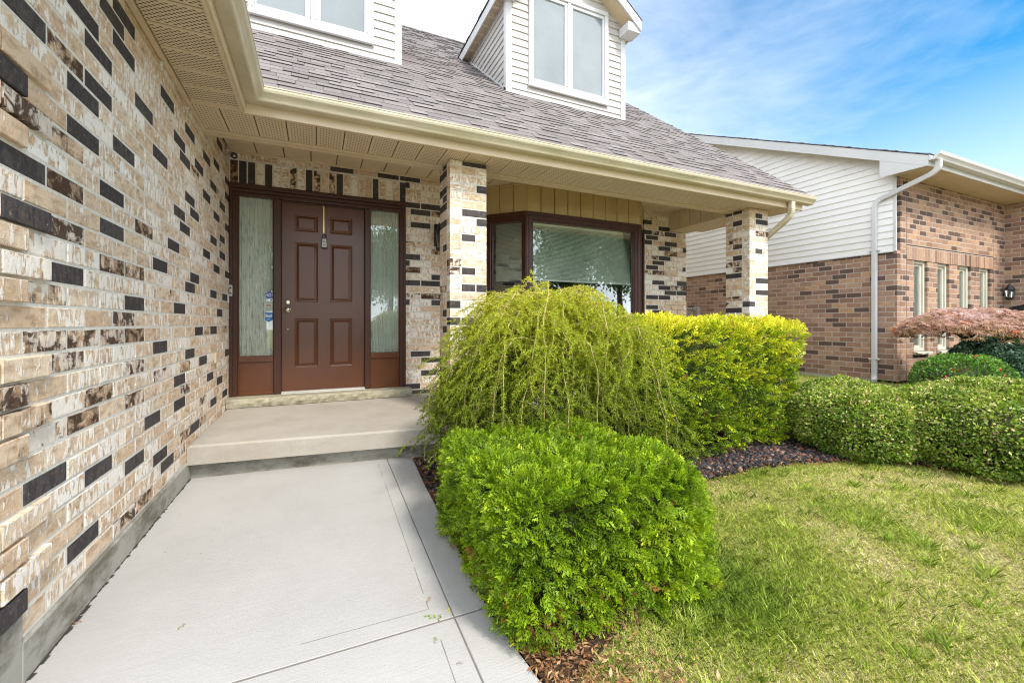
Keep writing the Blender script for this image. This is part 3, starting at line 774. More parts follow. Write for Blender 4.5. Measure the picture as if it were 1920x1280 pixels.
# stone door sill, rough front edge
st = MB(); n = 60; pts = []
f0 = [(-.795 + 1.79 * i / n, 4.905 + ru(-.006, .006)) for i in range(n + 1)]
zt_, zb2 = -.744, -.828
for i in range(n):
    (xa, ya), (xb, yb_) = f0[i], f0[i + 1]
    if i == 0: rr = [ru(-.008, .008) for _ in range(n + 1)]; r2 = [ru(-.006, .006) for _ in range(n + 1)]
    st.quad((xa, ya + .012, zt_), (xb, yb_ + .012, zt_), (xb, 5.1, zt_), (xa, 5.1, zt_))
    L = [(ya + .012, zt_), (ya + rr[i], zt_ - .014), (ya - .004 - rr[i], zt_ - .045), (ya + .006 + r2[i], zb2)]
    Q = [(yb_ + .012, zt_), (yb_ + rr[i + 1], zt_ - .014), (yb_ - .004 - rr[i + 1], zt_ - .045), (yb_ + .006 + r2[i + 1], zb2)]
    for q in range(3): st.quad((xa, *L[q + 1]), (xb, *Q[q + 1]), (xb, *Q[q]), (xa, *L[q]))
st.box(-.79, .99, 4.93, 5.09, zb2, zt_ - .01)
st.quad((.995, 4.905, zb2), (.995, 5.1, zb2), (.995, 5.1, zt_), (.995, 4.917, zt_))
st.build('door_sill', M['stone'], house)
# interior behind the openings
rm = MB()
def room(x0, x1, y0, y1, z0, z1, mi=0):
    vs = [(x, y, z) for x in (x0, x1) for y in (y0, y1) for z in (z0, z1)]
    rm.add(vs, ((0, 1, 3, 2), (4, 6, 7, 5), (2, 3, 7, 6), (0, 2, 6, 4), (1, 5, 7, 3)), mi=mi)
room(-.78, .95, 5.23, 7.5, -.74, 1.6); room(1.98, 4.54, 5.2, 8.0, -.6, 1.7)
rm.build('interior_wall', M['room'], house)
# --- bay window
yb0 = 4.70; bx0, bx1 = 2.355, 4.12; ex0, ex1 = 1.98, 4.53; bt = 1.375; bb = -.52
corners = [(ex0, YD - .002), (bx0, yb0), (bx1, yb0), (ex1, YD - .002)]
bay = bpy.data.objects.new('bay_window', None); COL.objects.link(bay); bay.parent = house; bay.location = Vector((3.2, 4.9, bb)) - parent_world(house)
def facet(i):
    a, b = Vector((*corners[i], 0)), Vector((*corners[i + 1], 0)); u = (b - a); l = u.length; u.normalize(); nrm = Vector((u.y, -u.x, 0))
    return a, u, nrm, l
def fbox(m, fi, u0, u1, d0, d1, z0, z1, c=.004, **kw):
    """box on a facet: along u, depth d inward negative / outward positive"""
    a, u, nn, l = facet(fi); t = MB(); t.cbox(u0, u1, -d1, -d0, z0, z1, c)
    vs = [a + u * v[0] + nn * (-v[1]) + Vector((0, 0, v[2])) for v in t.v]
    m.add(vs, t.f, **kw)
m = MB()
for fi in range(3):
    l = facet(fi)[3]; side = .075 if fi == 1 else .055
    fbox(m, fi, 0, l, -.10, 0, bt - .085, bt, .006)
    fbox(m, fi, -.01, l + .01, 0, .022, bt - .035, bt + .004, .005)
    fbox(m, fi, 0, l, -.10, 0, bb, bb + .09, .006)
    fbox(m, fi, -.03, l + .03, 0, .05, bb - .03, bb + .01, .006)
    for u0 in (0, l - side): fbox(m, fi, u0, u0 + side, -.10, 0, bb + .09, bt - .085, .006)
    for u0 in (side + .0, l - side - .02): fbox(m, fi, u0, u0 + .02, -.085, -.012, bb + .09, bt - .085, .004)
    fbox(m, fi, side + .02, l - side - .02, -.085, -.012, bt - .108, bt - .085, .004)
# rounded posts at the two corners and the wall end
for c in corners[1:3]: m.lathe([(.03, bb), (.034, bb + .02), (.034, bt - .04), (.03, bt)], (c[0], c[1] + .012, 0), 'Z', 10)
fbox(m, 2, facet(2)[3] - .08, facet(2)[3] - .0, .0, .03, bb, bt, .006)
m.build('bay_frame', M['baywood'], bay)
for fi in range(3):
    l = facet(fi)[3]; side = .095 if fi == 1 else .075
    g = MB(); fbox(g, fi, side, l - side, -.046, -.042, bb + .09, bt - .108, .001); g.build('bay_pane', M['glass'], bay)
# boards above and below
m = MB(); mlo = MB()
for fi in range(3):
    l = facet(fi)[3]; n = max(2, round(l / .198)); w = l / n
    for i in range(n):
        fbox(m, fi, i * w + .004, (i + 1) * w - .004, -.03, .004, bt + .006, CZ - .004, .006)
        fbox(mlo, fi, i * w + .004, (i + 1) * w - .004, -.03, .004, -.98, bb - .03, .006)
    fbox(m, fi, 0, l, -.05, -.022, bt + .006, CZ - .002, .001); fbox(mlo, fi, 0, l, -.05, -.022, -1.0, bb - .03, .001)
    fbox(m, fi, 0, l, .004, .016, CZ - .022, CZ - .002, .003)
m.build('board_siding', M['beige_board'], bay); mlo.build('board_siding', M['beige_board'], bay)
# ------------------------------------------------------------------ things on and around the front
bl = thing('window_blind', 'pale green horizontal blind lowered over the wide middle pane of the bay window', 'blind', (3.2, 4.79, .6))
m = MB(); a, b, zlo, zhi = bx0 + .09, bx1 - .09, .565, bt - .11
z = zhi
m.cbox(a, b, 4.768, 4.80, zhi - .03, zhi, .003)
while z > zlo:
    m.add([(a, 4.772, z - .019), (b, 4.772, z - .019), (b, 4.794, z), (a, 4.794, z)], [(0, 1, 2, 3)]); z -= .0165
m.build('blind_slats', M['blind'], bl)
m = MB(); m.cbox(a, b, 4.768, 4.80, zlo - .028, zlo - .008, .004); m.build('bottom_rail', M['paper'], bl)
m = MB()
for x in (a + .07, (a + b) / 2, b - .07): m = MB(); m.tube([(x, 4.770, zhi), (x, 4.770, zlo - .02)], .0014, 4); m.build('blind_cord', M['curtain'], bl)
m = MB(); m.tube([(b - .03, 4.765, zhi), (b - .028, 4.765, .2)], .003, 5); m.build('tilt_wand', M['curtain'], bl)
bl2 = thing('window_blind', 'dim grey blind behind the narrow left side pane of the bay window', 'blind', (2.2, 5.0, .6))
m = MB(); A_, U_, N_, L_ = facet(0)
z = zhi
while z > .55:
    p, q = A_ + U_ * .09 - N_ * .075, A_ + U_ * (L_ - .09) - N_ * .075; k = N_ * -.02
    m.add([(p.x, p.y, z - .019), (q.x, q.y, z - .019), (q.x + k.x, q.y + k.y, z), (p.x + k.x, p.y + k.y, z)], [(0, 1, 2, 3)]); z -= .0165
m.build('blind_slats', M['blind'], bl2)
for (a, b), lab in (((-.722, -.406), 'sheer pleated curtain behind the left sidelight of the brown door'), ((.558, .886), 'sheer pleated curtain behind the right sidelight of the brown door')):
    m = MB(); n = 150; xa = a - .01; wv = (b - a + .02) / n
    ph = [0.] ; row = []
    for i in range(n + 1): ph.append(ph[-1] + ru(.35, .95))
    prof = [(xa + i * wv, YF + .075 + .016 * math.sin(ph[i]) + .006 * math.sin(ph[i] * .37 + 1)) for i in range(n + 1)]
    zz = [-.37, .1, .6, 1.0, 1.255, 1.262, 1.28, 1.30]
    vs = [(x + .002 * math.sin(z * 3 + x * 40), YF + .075 + (y - YF - .075) * (1 if z < 1.25 else .45), z) for z in zz for x, y in prof]
    m.add(vs, [(r * (n + 1) + i, r * (n + 1) + i + 1, (r + 1) * (n + 1) + i + 1, (r + 1) * (n + 1) + i) for r in range(len(zz) - 1) for i in range(n)])
    c = m.build('sheer_curtain', M['curtain'], None, smooth=True); tag(c, lab, 'curtain')
def text(body, loc, size, mat, parent, name='lettering', rot=(PI / 2, 0, 0), shear=0., sx=1., bold=0.):
    c = bpy.data.curves.new(name, 'FONT'); c.body = body; c.size = size; c.align_x = 'CENTER'; c.align_y = 'CENTER'
    c.extrude = .0004; c.shear = shear; c.offset = bold; c.materials.append(mat)
    o = bpy.data.objects.new(name, c); COL.objects.link(o); o.rotation_euler = rot; o.scale = (sx, 1, 1)
    bpy.context.view_layer.update(); me = bpy.data.meshes.new_from_object(o); me.transform(Matrix.Translation(Vector(loc)) @ Matrix.Rotation(PI / 2, 4, 'X') @ Matrix.Diagonal((sx, 1, 1, 1)))
    bpy.data.objects.remove(o); o = bpy.data.objects.new(name, me); COL.objects.link(o)
    o.parent = parent; o.location = -parent_world(parent); return o
gy = YF + .031
s1 = thing('window_sticker', 'small dark blue octagonal security sticker, topmost of three on the left sidelight glass', 'sticker', (-.446, gy, .294), 0, 'stickers on the sidelight glass')
m = MB(); m.prism([(-.446 + .037 * math.cos(PI / 8 + i * PI / 4), .294 + .037 * math.sin(PI / 8 + i * PI / 4)) for i in range(8)], gy - .0012, gy, 'Y'); m.build('sticker_face', M['blue'], s1)
text('ADT', (-.446, gy - .0016, .294), .032, M['paper'], s1, shear=.25, sx=1.05, bold=.0008)
for dz in (-.019, .019):
    m = MB(); m.box(-.463, -.429, gy - .0018, gy - .0012, .294 + dz - .0015, .294 + dz + .0015); m.build('small_print', M['palegreen'], s1)
s2 = thing('window_sticker', 'pale rectangular sticker with a red emblem, middle of three on the left sidelight glass', 'sticker', (-.45, gy, .178), 0, 'stickers on the sidelight glass')
m = MB(); m.box(-.492, -.411, gy - .0012, gy, .126, .232); m.build('sticker_face', M['palegreen'], s2)
m = MB()
for i in range(7):
    w_ = 2 * PI * i / 7; m.prism([(-.452 + .017 * math.cos(w_) + .008 * math.cos(q * PI / 3), .186 + .0075 * math.sin(w_) + .0035 * math.sin(q * PI / 3)) for q in range(6)], gy - .0018, gy - .0012, 'Y')
m.build('red_emblem', M['red'], s2)
m = MB()
for z, w_ in ((.221, .020), (.209, .032), (.161, .033), (.151, .022), (.138, .028)):
    x = -.452 - w_
    while x < -.452 + w_: q = ru(.004, .012); m.box(x, min(x + q, -.452 + w_), gy - .0018, gy - .0012, z - .002, z + .002); x += q + .003
m.build('small_print', M['ink'], s2)
s3 = thing('window_sticker', 'blue shield shaped sticker with white lettering, lowest of three on the left sidelight glass', 'sticker', (-.45, gy, .06), 0, 'stickers on the sidelight glass')
sh = lambda k: [(-.451 + x * k, .064 + z * k) for x, z in ((-.041, .054), (.041, .054), (.041, -.030), (0, -.056), (-.041, -.030))]
m = MB(); m.prism(sh(1), gy - .0012, gy, 'Y'); m.build('sticker_border', M['paper'], s3)
m = MB(); m.prism(sh(.9), gy - .002, gy - .0012, 'Y'); m.build('sticker_face', M['skyblue'], s3)
text('Bell', (-.451, gy - .0024, .078), .043, M['paper'], s3, bold=.0008)
for a_, b_, c_, e_ in ((-.463, -.440, .044, .048), (-.461, -.442, .036, .039)): m = MB(); m.box(a_, b_, gy - .0026, gy - .002, c_, e_); m.build('small_print', M['palegreen'], s3)
# lockbox hanging from a brass over-door hook
hk = thing('over_door_hook', 'narrow brass hook strap hanging over the top of the brown door', 'door hook', (.075, ys - .01, 1.1))
m = MB(); m.cbox(.067, .082, ys - .006, ys - .003, .985, 1.292, .001); m.cbox(.067, .082, ys - .006, ys + .01, 1.284, 1.289, .001)
m.tube([(.0745, ys - .005, 1.0), (.0745, ys - .012, .975), (.0745, ys - .024, .972), (.0745, ys - .028, .985)], .004, 6)
m.build('hook_strap', M['brass'], hk)
lb = thing('key_lockbox', 'black and silver key lockbox hanging from the brass hook on the door', 'lockbox', (.083, ys - .03, .83))
m = MB(); c0 = (.080, .0)
m.tube([(.062, ys - .02, .925)] + [(.080 - .018 * math.cos(t * PI / 8), ys - .02, .955 + .018 * math.sin(t * PI / 8)) for t in range(9)] + [(.098, ys - .02, .925)], .0055, 8); m.build('shackle', M['black'], lb)
m = MB(); m.prism([(.052, .905), (.058, .935), (.102, .935), (.108, .905), (.114, .835), (.110, .822), (.050, .822), (.046, .835)], ys - .040, ys - .005, 'Y'); m.build('lockbox_body', M['black'], lb)
m = MB(); m.prism([(.060, .905), (.064, .920), (.096, .920), (.100, .905), (.105, .840), (.102, .832), (.058, .832), (.055, .840)], ys - .0425, ys - .040, 'Y'); m.build('lockbox_face', M['steel'], lb)
m = MB()
for x0_, x1_, z0_, z1_ in ((.064, .069, .884, .900), (.071, .081, .882, .890), (.074, .092, .892, .897), (.084, .094, .882, .889), (.063, .098, .846, .850), (.068, .092, .853, .856)): m.box(x0_, x1_, ys - .0432, ys - .0425, z0_, z1_)
m.build('small_print', M['ink'], lb)
# bullet camera high in the corner
cam_ = thing('security_camera', 'small white and black bullet security camera in the corner above the door', 'camera', (-.77, 4.95, 1.70))
m = MB(); m.lathe([(.003, 0), (.030, .003), (.032, .012), (.012, .018)], (-.796, 4.93, 1.685), 'X', 16); m.tube([(-.78, 4.93, 1.685), (-.755, 4.925, 1.66), (-.745, 4.915, 1.645)], .009, 8); m.build('camera_bracket', M['white'], cam_)
m = MB(); d0 = Vector((.42, -.78, -.46)).normalized(); p0 = Vector((-.765, 4.955, 1.665))
m.tube([p0, p0 + d0 * .005, p0 + d0 * .09, p0 + d0 * .092], [.018, .025, .027, .024], 18); m.build('camera_body', M['steel'], cam_)
m = MB(); m.tube([p0 + d0 * .088, p0 + d0 * .106, p0 + d0 * .108], [.029, .029, .024], 18); m.build('camera_hood', M['black'], cam_)
m = MB(); m.tube([p0 + d0 * .107, p0 + d0 * .110], [.012, .010], 14); m.build('camera_lens', M['steel'], cam_)
# doorbell
db = thing('doorbell', 'small metal doorbell with two holes on the left door frame', 'doorbell', (-.785, YF - .02, .33))
m = MB(); m.cbox(-.793, -.765, YF - .030, YF - .010, .27, .385, .006); m.build('doorbell_plate', M['steel'], db)
for z in (.302, .352): m = MB(); m.lathe([(.001, -.003), (.008, -.002), (.008, 0)], (-.779, YF - .030, z), 'Y', 12); m.build('doorbell_hole', M['black'], db)
m = MB(); m.lathe([(.001, -.006), (.006, -.005), (.007, 0)], (-.779, YF - .030, .327), 'Y', 12); m.build('doorbell_button', M['brass'], db)
ob = MB(); ob.cbox(WX + .001, WX + .020, 4.39, 4.45, -.345, -.255, .005); o_ = ob.build('outlet_cover', M['nbeige']); tag(o_, 'small cream outlet cover low on the flecked brick side wall', 'outlet cover')
# wall lantern half hidden by the pillar
ln = thing('wall_lantern', 'black wall lantern on the brick right of the door, half hidden by the pillar', 'lantern', (1.36, 5.0, 1.0))
m = MB(); m.cbox(1.295, 1.395, 5.07, 5.098, .93, 1.20, .008); m.tube([(1.345, 5.07, 1.12), (1.345, 5.03, 1.17), (1.345, 5.0, 1.19)], .010, 8); m.build('backplate', M['black'], ln)
m = MB(); m.lathe([(.015, .86), (.05, .875), (.052, .90), (.045, .905)], (1.345, 5.0, 0), 'Z', 8); m.lathe([(.062, 1.09), (.060, 1.10), (.03, 1.16), (.012, 1.19), (.006, 1.21)], (1.345, 5.0, 0), 'Z', 8)
for i in range(8):
    w_ = i * PI / 4; m.tube([(1.345 + .045 * math.cos(w_), 5.0 + .045 * math.sin(w_), .90), (1.345 + .058 * math.cos(w_), 5.0 + .058 * math.sin(w_), 1.095)], .003, 4)
m.build('lantern_cage', M['black'], ln)
m = MB(); m.lathe([(.040, .903), (.053, 1.09)], (1.345, 5.0, 0), 'Z', 8); m.build('lantern_glass', M['glass'], ln)
# small clear clips under the soffit
cl0 = None
for i, y in enumerate((2.28, 3.0, 3.55, 3.62, 4.05)):
    if cl0 is None:
        m = MB(); m.lathe([(.002, -.012), (.007, -.008), (.007, .004), (.003, .008)], (0, 0, 0), 'Z', 10); m.cbox(-.008, -.004, -.006, .006, -.012, .012, .001)
        cl0 = m.build('light_clip', M['paper']); c = cl0
    else: c = cl0.copy(); COL.objects.link(c)
    c.location = (WX + .010, y, SZ - .03 + (.2 if y > 4 else 0))
    tag(c, 'tiny clear plastic clip on the flecked brick just under the soffit', 'clip', 'clips along the top of the side wall')
# ================================================================== PORCH, PATH, GROUND
def slab(mb, poly, z0, z1, ch=.006, mi=0):
    n = len(poly); c = Vector((sum(p[0] for p in poly) / n, sum(p[1] for p in poly) / n)); inn = []
    for i, p in enumerate(poly):
        a = Vector(poly[i - 1]) - Vector(p); b = Vector(poly[(i + 1) % n]) - Vector(p); a.normalize(); b.normalize()
        na = Vector((a.y, -a.x)); nb = Vector((-b.y, b.x)); d = na + nb
        d = d.normalized() * ch / max(.3, d.normalized().dot(nb)) if d.length > 1e-6 else nb * ch
        q = Vector(p) + d
        inn.append((q.x, q.y))
    vs = [(*p, z0) for p in poly] + [(*p, z1 - ch) for p in poly] + [(*p, z1) for p in inn]
    fs = [tuple(range(2 * n, 3 * n))] + [(i, (i + 1) % n, n + (i + 1) % n, n + i) for i in range(n)] + [(n + i, n + (i + 1) % n, 2 * n + (i + 1) % n, 2 * n + i) for i in range(n)]
    mb.add(vs, fs, mi=mi)
PZ = -.833
mb = MB(); slab(mb, [(-.798, 5.09), (-.798, 3.555), (1.0, 3.36), (5.5, 3.36), (5.5, 5.09)], PZ - .132, PZ, .014)
slab(mb, [(-.798, 5.08), (-.798, 3.64), (1.0, 3.45), (5.45, 3.45), (5.45, 5.08)], -1.2, PZ - .132, .002, mi=1)  # riser takes the darker foundation colour to deepen the shade under the slab
tag(mb.build('porch', (M['porch'], M['foundation'])), kind='structure')
PT = -1.075
mb = MB()
gx = lambda y: .452 + (.508 - .452) * (y - 1.2) / 2.326 + .004 * math.sin(y * 2)
ex = [(.70, 3.46), (.655, 2.8), (.625, 2.12), (.598, 1.70), (.587, 1.47), (.612, 1.14), (.70, .82), (.88, .45), (1.2, .05), (1.7, -.35)]
def exx(y):
    for (x0, y0), (x1, y1) in zip(ex, ex[1:]):
        if y1 <= y <= y0: return x0 + (x1 - x0) * (y0 - y) / (y0 - y1)
    return .70
J = 1.512
# far bay: main panel and edge band; near bay the same
left = -.792
slab(mb, [(left, 3.62), (left, J + .005), (gx(J) - .003, J + .005), (gx(3.5) - .003, 3.52)], PT - .1, PT, .0015)
slab(mb, [(gx(3.5) + .003, 3.51), (gx(J) + .003, J + .005)] + [(exx(y), y) for y in (J + .005, 1.7, 2.12, 2.8, 3.45)], PT - .1, PT, .0015)
slab(mb, [(left, J - .005), (left, .2), (gx(1.1) - .06, .2), (gx(1.1) - .022, .8), (gx(1.2) - .003, 1.2), (gx(J) - .003, J - .005)], PT - .1, PT, .0015)
slab(mb, [(gx(J) + .003, J - .005), (gx(1.2) + .003, 1.2), (gx(1.1) - .016, .8), (gx(1.1) - .054, .2), (1.08, .2), (.88, .45), (.70, .82), (.612, 1.14), (.587, 1.47), (.588, J - .005)], PT - .1, PT, .0015)
slab(mb, [(left, .19), (left, -4), (4.5, -4), (4.5, -1.2), (1.7, -.35), (1.09, .19)], PT - .1, PT, .0015)
mb.box(-.78, .56, .25, 3.45, PT - .09, PT - .0025, mi=1)
# shallow trowel marks
def mark(p, q, w=.0022, mi=1):
    p, q = Vector(p), Vector(q); d = (q - p).normalized(); n = Vector((-d.y, d.x)) * w / 2; k = max(1, int((q - p).length / .05)); prev = None
    for i in range(k + 1):
        c = p + (q - p) * i / k; ww = n * ru(.5, 1.3); cur = (c - ww, c + ww)
        if prev and R() > .12: mb.add([(*prev[0], PT + .0012), (*cur[0], PT + .0012), (*cur[1], PT + .0012), (*prev[1], PT + .0012)], [(0, 1, 2, 3)], mi=mi)
        prev = cur
mark((gx(3.4) - .075, 3.4), (gx(J) - .075, J + .08)); mark((-.05, J + .085), (gx(J) - .075, J + .08), .0018)
mark((gx(J) - .075, J - .09), (gx(1.2) - .085, .9))
tag(mb.build('path', (M['path'], plain('groove_dirt', (.20, .18, .16), .95))), kind='structure')
# crumbling dirt line where the path meets the wall
mb = MB(); y = .3
while y < 3.6:
    q = ru(.012, .04); x = left + ru(-.004, .010); h = ru(.001, .006)
    mb.add([(WX - .01, y, PT + h), (x, y, PT + .002), (x + ru(-.004, .006), y + q, PT + .002), (WX - .01, y + q, PT + h)], [(0, 1, 2, 3)]); y += q * .9
tag(mb.build('soil_crack', plain('crack_dirt', (.04, .035, .03), .95)), kind='structure')
# ground sheets
def gz_(x, y):
    """ground height of the lawn"""
    z = -1.085 + .035 * min(1, max(0, (x - 1.) / 3)) + .16 * min(1, max(0, (x - 4.4) / 3))
    return z + .012 * math.sin(x * 2.1 + y * 1.3) + .008 * math.sin(x * 5.3 - y * 4.1)
def bedline(x):
    """y of the lawn / bed border for a given x"""
    pts = [(.6, 1.0), (.72, 1.10), (1.0, 1.22), (1.5, 1.50), (1.9, 1.95), (2.4, 2.06), (2.85, 2.05), (3.22, 2.0), (3.64, 1.93), (3.95, 1.74), (4.15, 1.42), (4.4, 1.18), (4.9, 1.0), (6, .9), (9, .8)]
    for (a, b), (c, d) in zip(pts, pts[1:]):
        if a <= x <= c: return b + (d - b) * (x - a) / (c - a)
    return pts[0][1] if x < .6 else .8
def sheet(x0, x1, y0, y1, n, m, name, mat, f):
    mb = MB(); vs = []
    for i in range(n + 1):
        for j in range(m + 1):
            x = x0 + (x1 - x0) * i / n; y = y0 + (y1 - y0) * j / m; vs.append((x, y, f(x, y)))
    mb.add(vs, [(i * (m + 1) + j, (i + 1) * (m + 1) + j, (i + 1) * (m + 1) + j + 1, i * (m + 1) + j + 1) for i in range(n) for j in range(m)])
    return mb.build(name, mat, None, smooth=True)
tag(sheet(.3, 12, -6, 9.5, 90, 90, 'lawn', M['lawn'], lambda x, y: gz_(x, y) - (.12 if x < exx(min(3.4, max(-.34, y))) + .02 and y > -.4 else 0.)), kind='structure')
# planting bed: soil sheet laid a few mm above the lawn sheet
mb = MB(); N_ = 80; rows = 26; vs = []
for i in range(N_ + 1):
    x = .60 + (7.5 - .60) * i / N_; yl = bedline(x); yt = 3.40 if x < 5.4 else 2.6
    for j in range(rows + 1):
        y = yl + (yt - yl) * j / rows; xx = max(x, exx(y) + .003) if y > -.3 else x
        vs.append((xx, y, gz_(xx, y) + .008 + .012 * math.sin(min(1, j / 4) * PI / 2)))
mb.add(vs, [(i * (rows + 1) + j, (i + 1) * (rows + 1) + j, (i + 1) * (rows + 1) + j + 1, i * (rows + 1) + j + 1) for i in range(N_) for j in range(rows)])
tag(mb.build('planting_bed_ground', M['soil'], None, smooth=True), kind='structure')
mb = MB(); mb.quad((-90, -90, -1.22), (90, -90, -1.22), (90, 90, -1.22), (-90, 90, -1.22)); tag(mb.build('ground', M['lawn']), kind='structure')
mb = MB(); mb.quad((-90, -14, -1.205), (90, -14, -1.205), (90, -7, -1.205), (-90, -7, -1.205)); tag(mb.build('road', plain('asphalt', (.055, .055, .058), .9, (.04, .04, .042), 8)), kind='structure')

# ================================================================== NEIGHBOUR
nh = thing('brick_house', 'neighbouring brown brick house with white siding gable and four narrow windows', 'house', (9.4, 5.5, -.9))
NX, NY = 7.60, 3.28; NZT = 2.215; SB = 1.045; NBZ = -.835; nb = (M['nbrick'], M['nmortar'])
NP, NL = .0767, .205
mb = MB()
side_bm = lambda: None
brick_wall(mb, (NX, NY + 6.6, 0), (0, -1), (-1, 0), 6.6, NBZ, SB + .01, p=.13, q=0, pitch=NP, bl=NL, dark=None, off=.0, zref=NBZ)
wins = [(8.068, 8.467), (8.779, 9.157), (9.498, 9.892), (10.235, 10.633)]
holes = [(a - NX, b - NX, -.44, .945) for a, b in wins]
NE = 11.205
sol_z0, sol_z1 = .938, 1.13
brick_wall(mb, (NX, NY, 0), (1, 0), (0, -1), NE - NX, NBZ, NZT, holes=[(-1, .0925, -9, 9)] + holes + [(.262, 3.14, sol_z0, sol_z1)], p=.2, q=0, pitch=NP, bl=NL * .96, off=.04, zref=NBZ, depth=.13)
soldiers(mb, (NX, NY, 0), (1, 0), (0, -1), .262, 3.14, sol_z0, sol_z1 + .012, p=.1, depth=.13)
brick_wall(mb, (NE, 3.40, 0), (0, -1), (-1, 0), 3.7, NBZ, NZT + .2, p=.14, q=0, pitch=NP, bl=NL, off=.1, zref=NBZ)
mb.build('brick_wall', nb, nh)
mb = MB(); mb.box(NX + .012, NX + .5, NY + .012, NY + 6.6, -1.2, NBZ); mb.box(NX + .012, NE, NY + .012, NY + .3, -1.2, NBZ); mb.box(NE + .01, NE + .3, -.4, NY, -1.2, NBZ); mb.build('foundation', M['nconc'], nh)
for x in (7.862, 10.739): mb = MB(); mb.box(x - .003, x + .003, NY - .002, NY + .01, NBZ, NZT); mb.build('control_joint', plain('joint_sealant', (.20, .12, .09), .8), nh)
# siding gable
KN = .47; RYN = 3.0; RZN = 2.315; ridge = 8.9
def zn(y): return RZN + KN * (y - RYN)
mb = MB()
lapside(mb, NX - .008, -1, SB, zn(ridge) - .02, .0985, lambda z: (max(NY + .0, RYN + (z + .10 - RZN) / KN), NY + 6.6 if z < 20 else 0), lip=.013)
mb.build('siding', M['siding'], nh)
mb = MB(); mb.cbox(NX - .026, NX - .004, NY + .001, NY + .035, SB - .005, NZT, .003); mb.cbox(NX - .028, NX - .004, NY + .035, NY + 6.6, SB - .014, SB + .004, .003)
mb.build('corner_trim', M['white'], nh)
# roof
mb = MB(); ye = 2.86
def roofb(x0, x1, ya, yb_, dz0, dz1, mi=0): mb.prism([(ya, zn(ya) + dz0), (yb_, zn(yb_) + dz0), (yb_, zn(yb_) + dz1), (ya, zn(ya) + dz1)], x0, x1, 'X', mi=mi)
roofb(NX - .20, 11.6, ye, ridge, -.015, .0, 1)
shingles(mb, (NX - .215, ye - .01, zn(ye - .01)), (1, 0), (0, 1), KN, (ridge - ye) * 1.105, lambda b: (0, 4.2))
mb.build('roof', (M['shingle'], M['felt']), nh)
mb = MB()
mb.prism([(ye, zn(ye) - .155), (ridge, zn(ridge) - .175), (ridge, zn(ridge) - .015), (ye, zn(ye) - .015)], NX - .205, NX - .185, 'X')
mb.prism([(ye + .002, 2.10), (ye + .002, zn(ye) - .15), (NY + .12, zn(NY + .12) - .15), (NY + .12, 2.16), (NY + .1, 2.10)], NX - .202, NX - .187, 'X')
mb.cbox(NX - .185, 14.5, ye, ye + .02, 2.10, 2.235, .004)
mb.build('fascia', M['white'], nh)
mb = MB()
mb.prism([(ye + .02, zn(ye) - .05), (ridge, zn(ridge) - .10), (ridge, zn(ridge) - .08), (ye + .02, zn(ye) - .03)], NX - .185, NX - .02, 'X')
x = NX - .185
while x < NE + .0: mb.cbox(x, min(x + .1, NE + .3), ye + .02, NY - .003, 2.112, 2.124, .004); x += .104
mb.box(NX - .185, NE + .3, ye + .02, NY - .003, 2.119, 2.13)
mb.build('soffit', M['nbeige'], nh)
gutter('gutter', (lambda n: (NX - .20, ye - .002 - n), lambda n: (14.5, ye - .002 - n)), 0, nh, M['white'], 2.165)
mb = MB(); px = NX - .045
gx0 = NX - .10
rect_pipe(mb, [(gx0, ye - .07, 2.17), (gx0, ye - .07, 2.12)] + ribbed((gx0, ye - .07, 2.10), (gx0, ye - .07, 2.04), (gx0 + .01, ye + .02, 2.0), 8) + ribbed((px, 3.46, 1.83), (px, 3.535, 1.79), (px, 3.535, 1.70), 8) + [(px, 3.535, .3), (px, 3.535, -.72)] + ribbed((px, 3.535, -.74), (px, 3.535, -.82), (px - .08, 3.50, -.85), 5), .032, .025, (0, 1, 0))
for z in (1.08, -.53): mb.cbox(px - .027, px + .045, 3.475, 3.60, z - .012, z + .012, .003)
mb.build('downspout', M['white'], nh)
for a, b in wins:
    m = MB(); z0, z1 = -.42, .945; y = NY + .075
    for l, r, c, e in ((a, a + .045, z0, z1), (b - .045, b, z0, z1), (a + .045, b - .045, z0, z0 + .05), (a + .045, b - .045, z1 - .05, z1)): m.cbox(l, r, y - .04, y + .05, c, e, .004)
    for l, r, c, e in ((a + .045, a + .075, z0 + .05, z1 - .05), (b - .08, b - .045, z0 + .05, z1 - .05), (a + .075, b - .08, z0 + .05, z0 + .085), (a + .075, b - .08, z1 - .085, z1 - .05)): m.cbox(l, r, y - .015, y + .04, c, e, .004)
    wf = m.build('window', M['nwin'], nh)
    m = MB(); m.box(a + .07, b - .075, y + .01, y + .014, z0 + .08, z1 - .08); m.build('window_pane', M['glass'], wf)
    m = MB(); m.box(a, b, y + .12, y + .125, z0, z1); m.build('window_drape', M['curtain'], wf)
    m = MB(); n = 14; e = [(a - .03 + (b - a + .06) * i / n, ru(-.008, .008)) for i in range(n + 1)]
    m.box(a - .03, b + .03, NY - .04, NY + .09, -.465, -.425)
    for (xa, ra), (xb, rb) in zip(e, e[1:]): m.add([(xa, NY - .052 + ra, -.463), (xb, NY - .052 + rb, -.463), (xb, NY - .058 - rb, -.44), (xa, NY - .058 - ra, -.44), (xb, NY - .045, -.424), (xa, NY - .045, -.424)], [(0, 1, 2, 3), (3, 2, 4, 5)])
    m.build('window_sill', M['nstone'], wf)
ln = thing('wall_lantern', 'small black carriage lantern on the far right brick wall of the neighbouring house', 'lantern', (11.14, 3.19, .5))
m = MB(); m.cbox(11.17, 11.20, 3.15, 3.23, .50, .62, .005); m.tube([(11.18, 3.19, .58), (11.15, 3.19, .67), (11.11, 3.19, .66)], .008, 6)
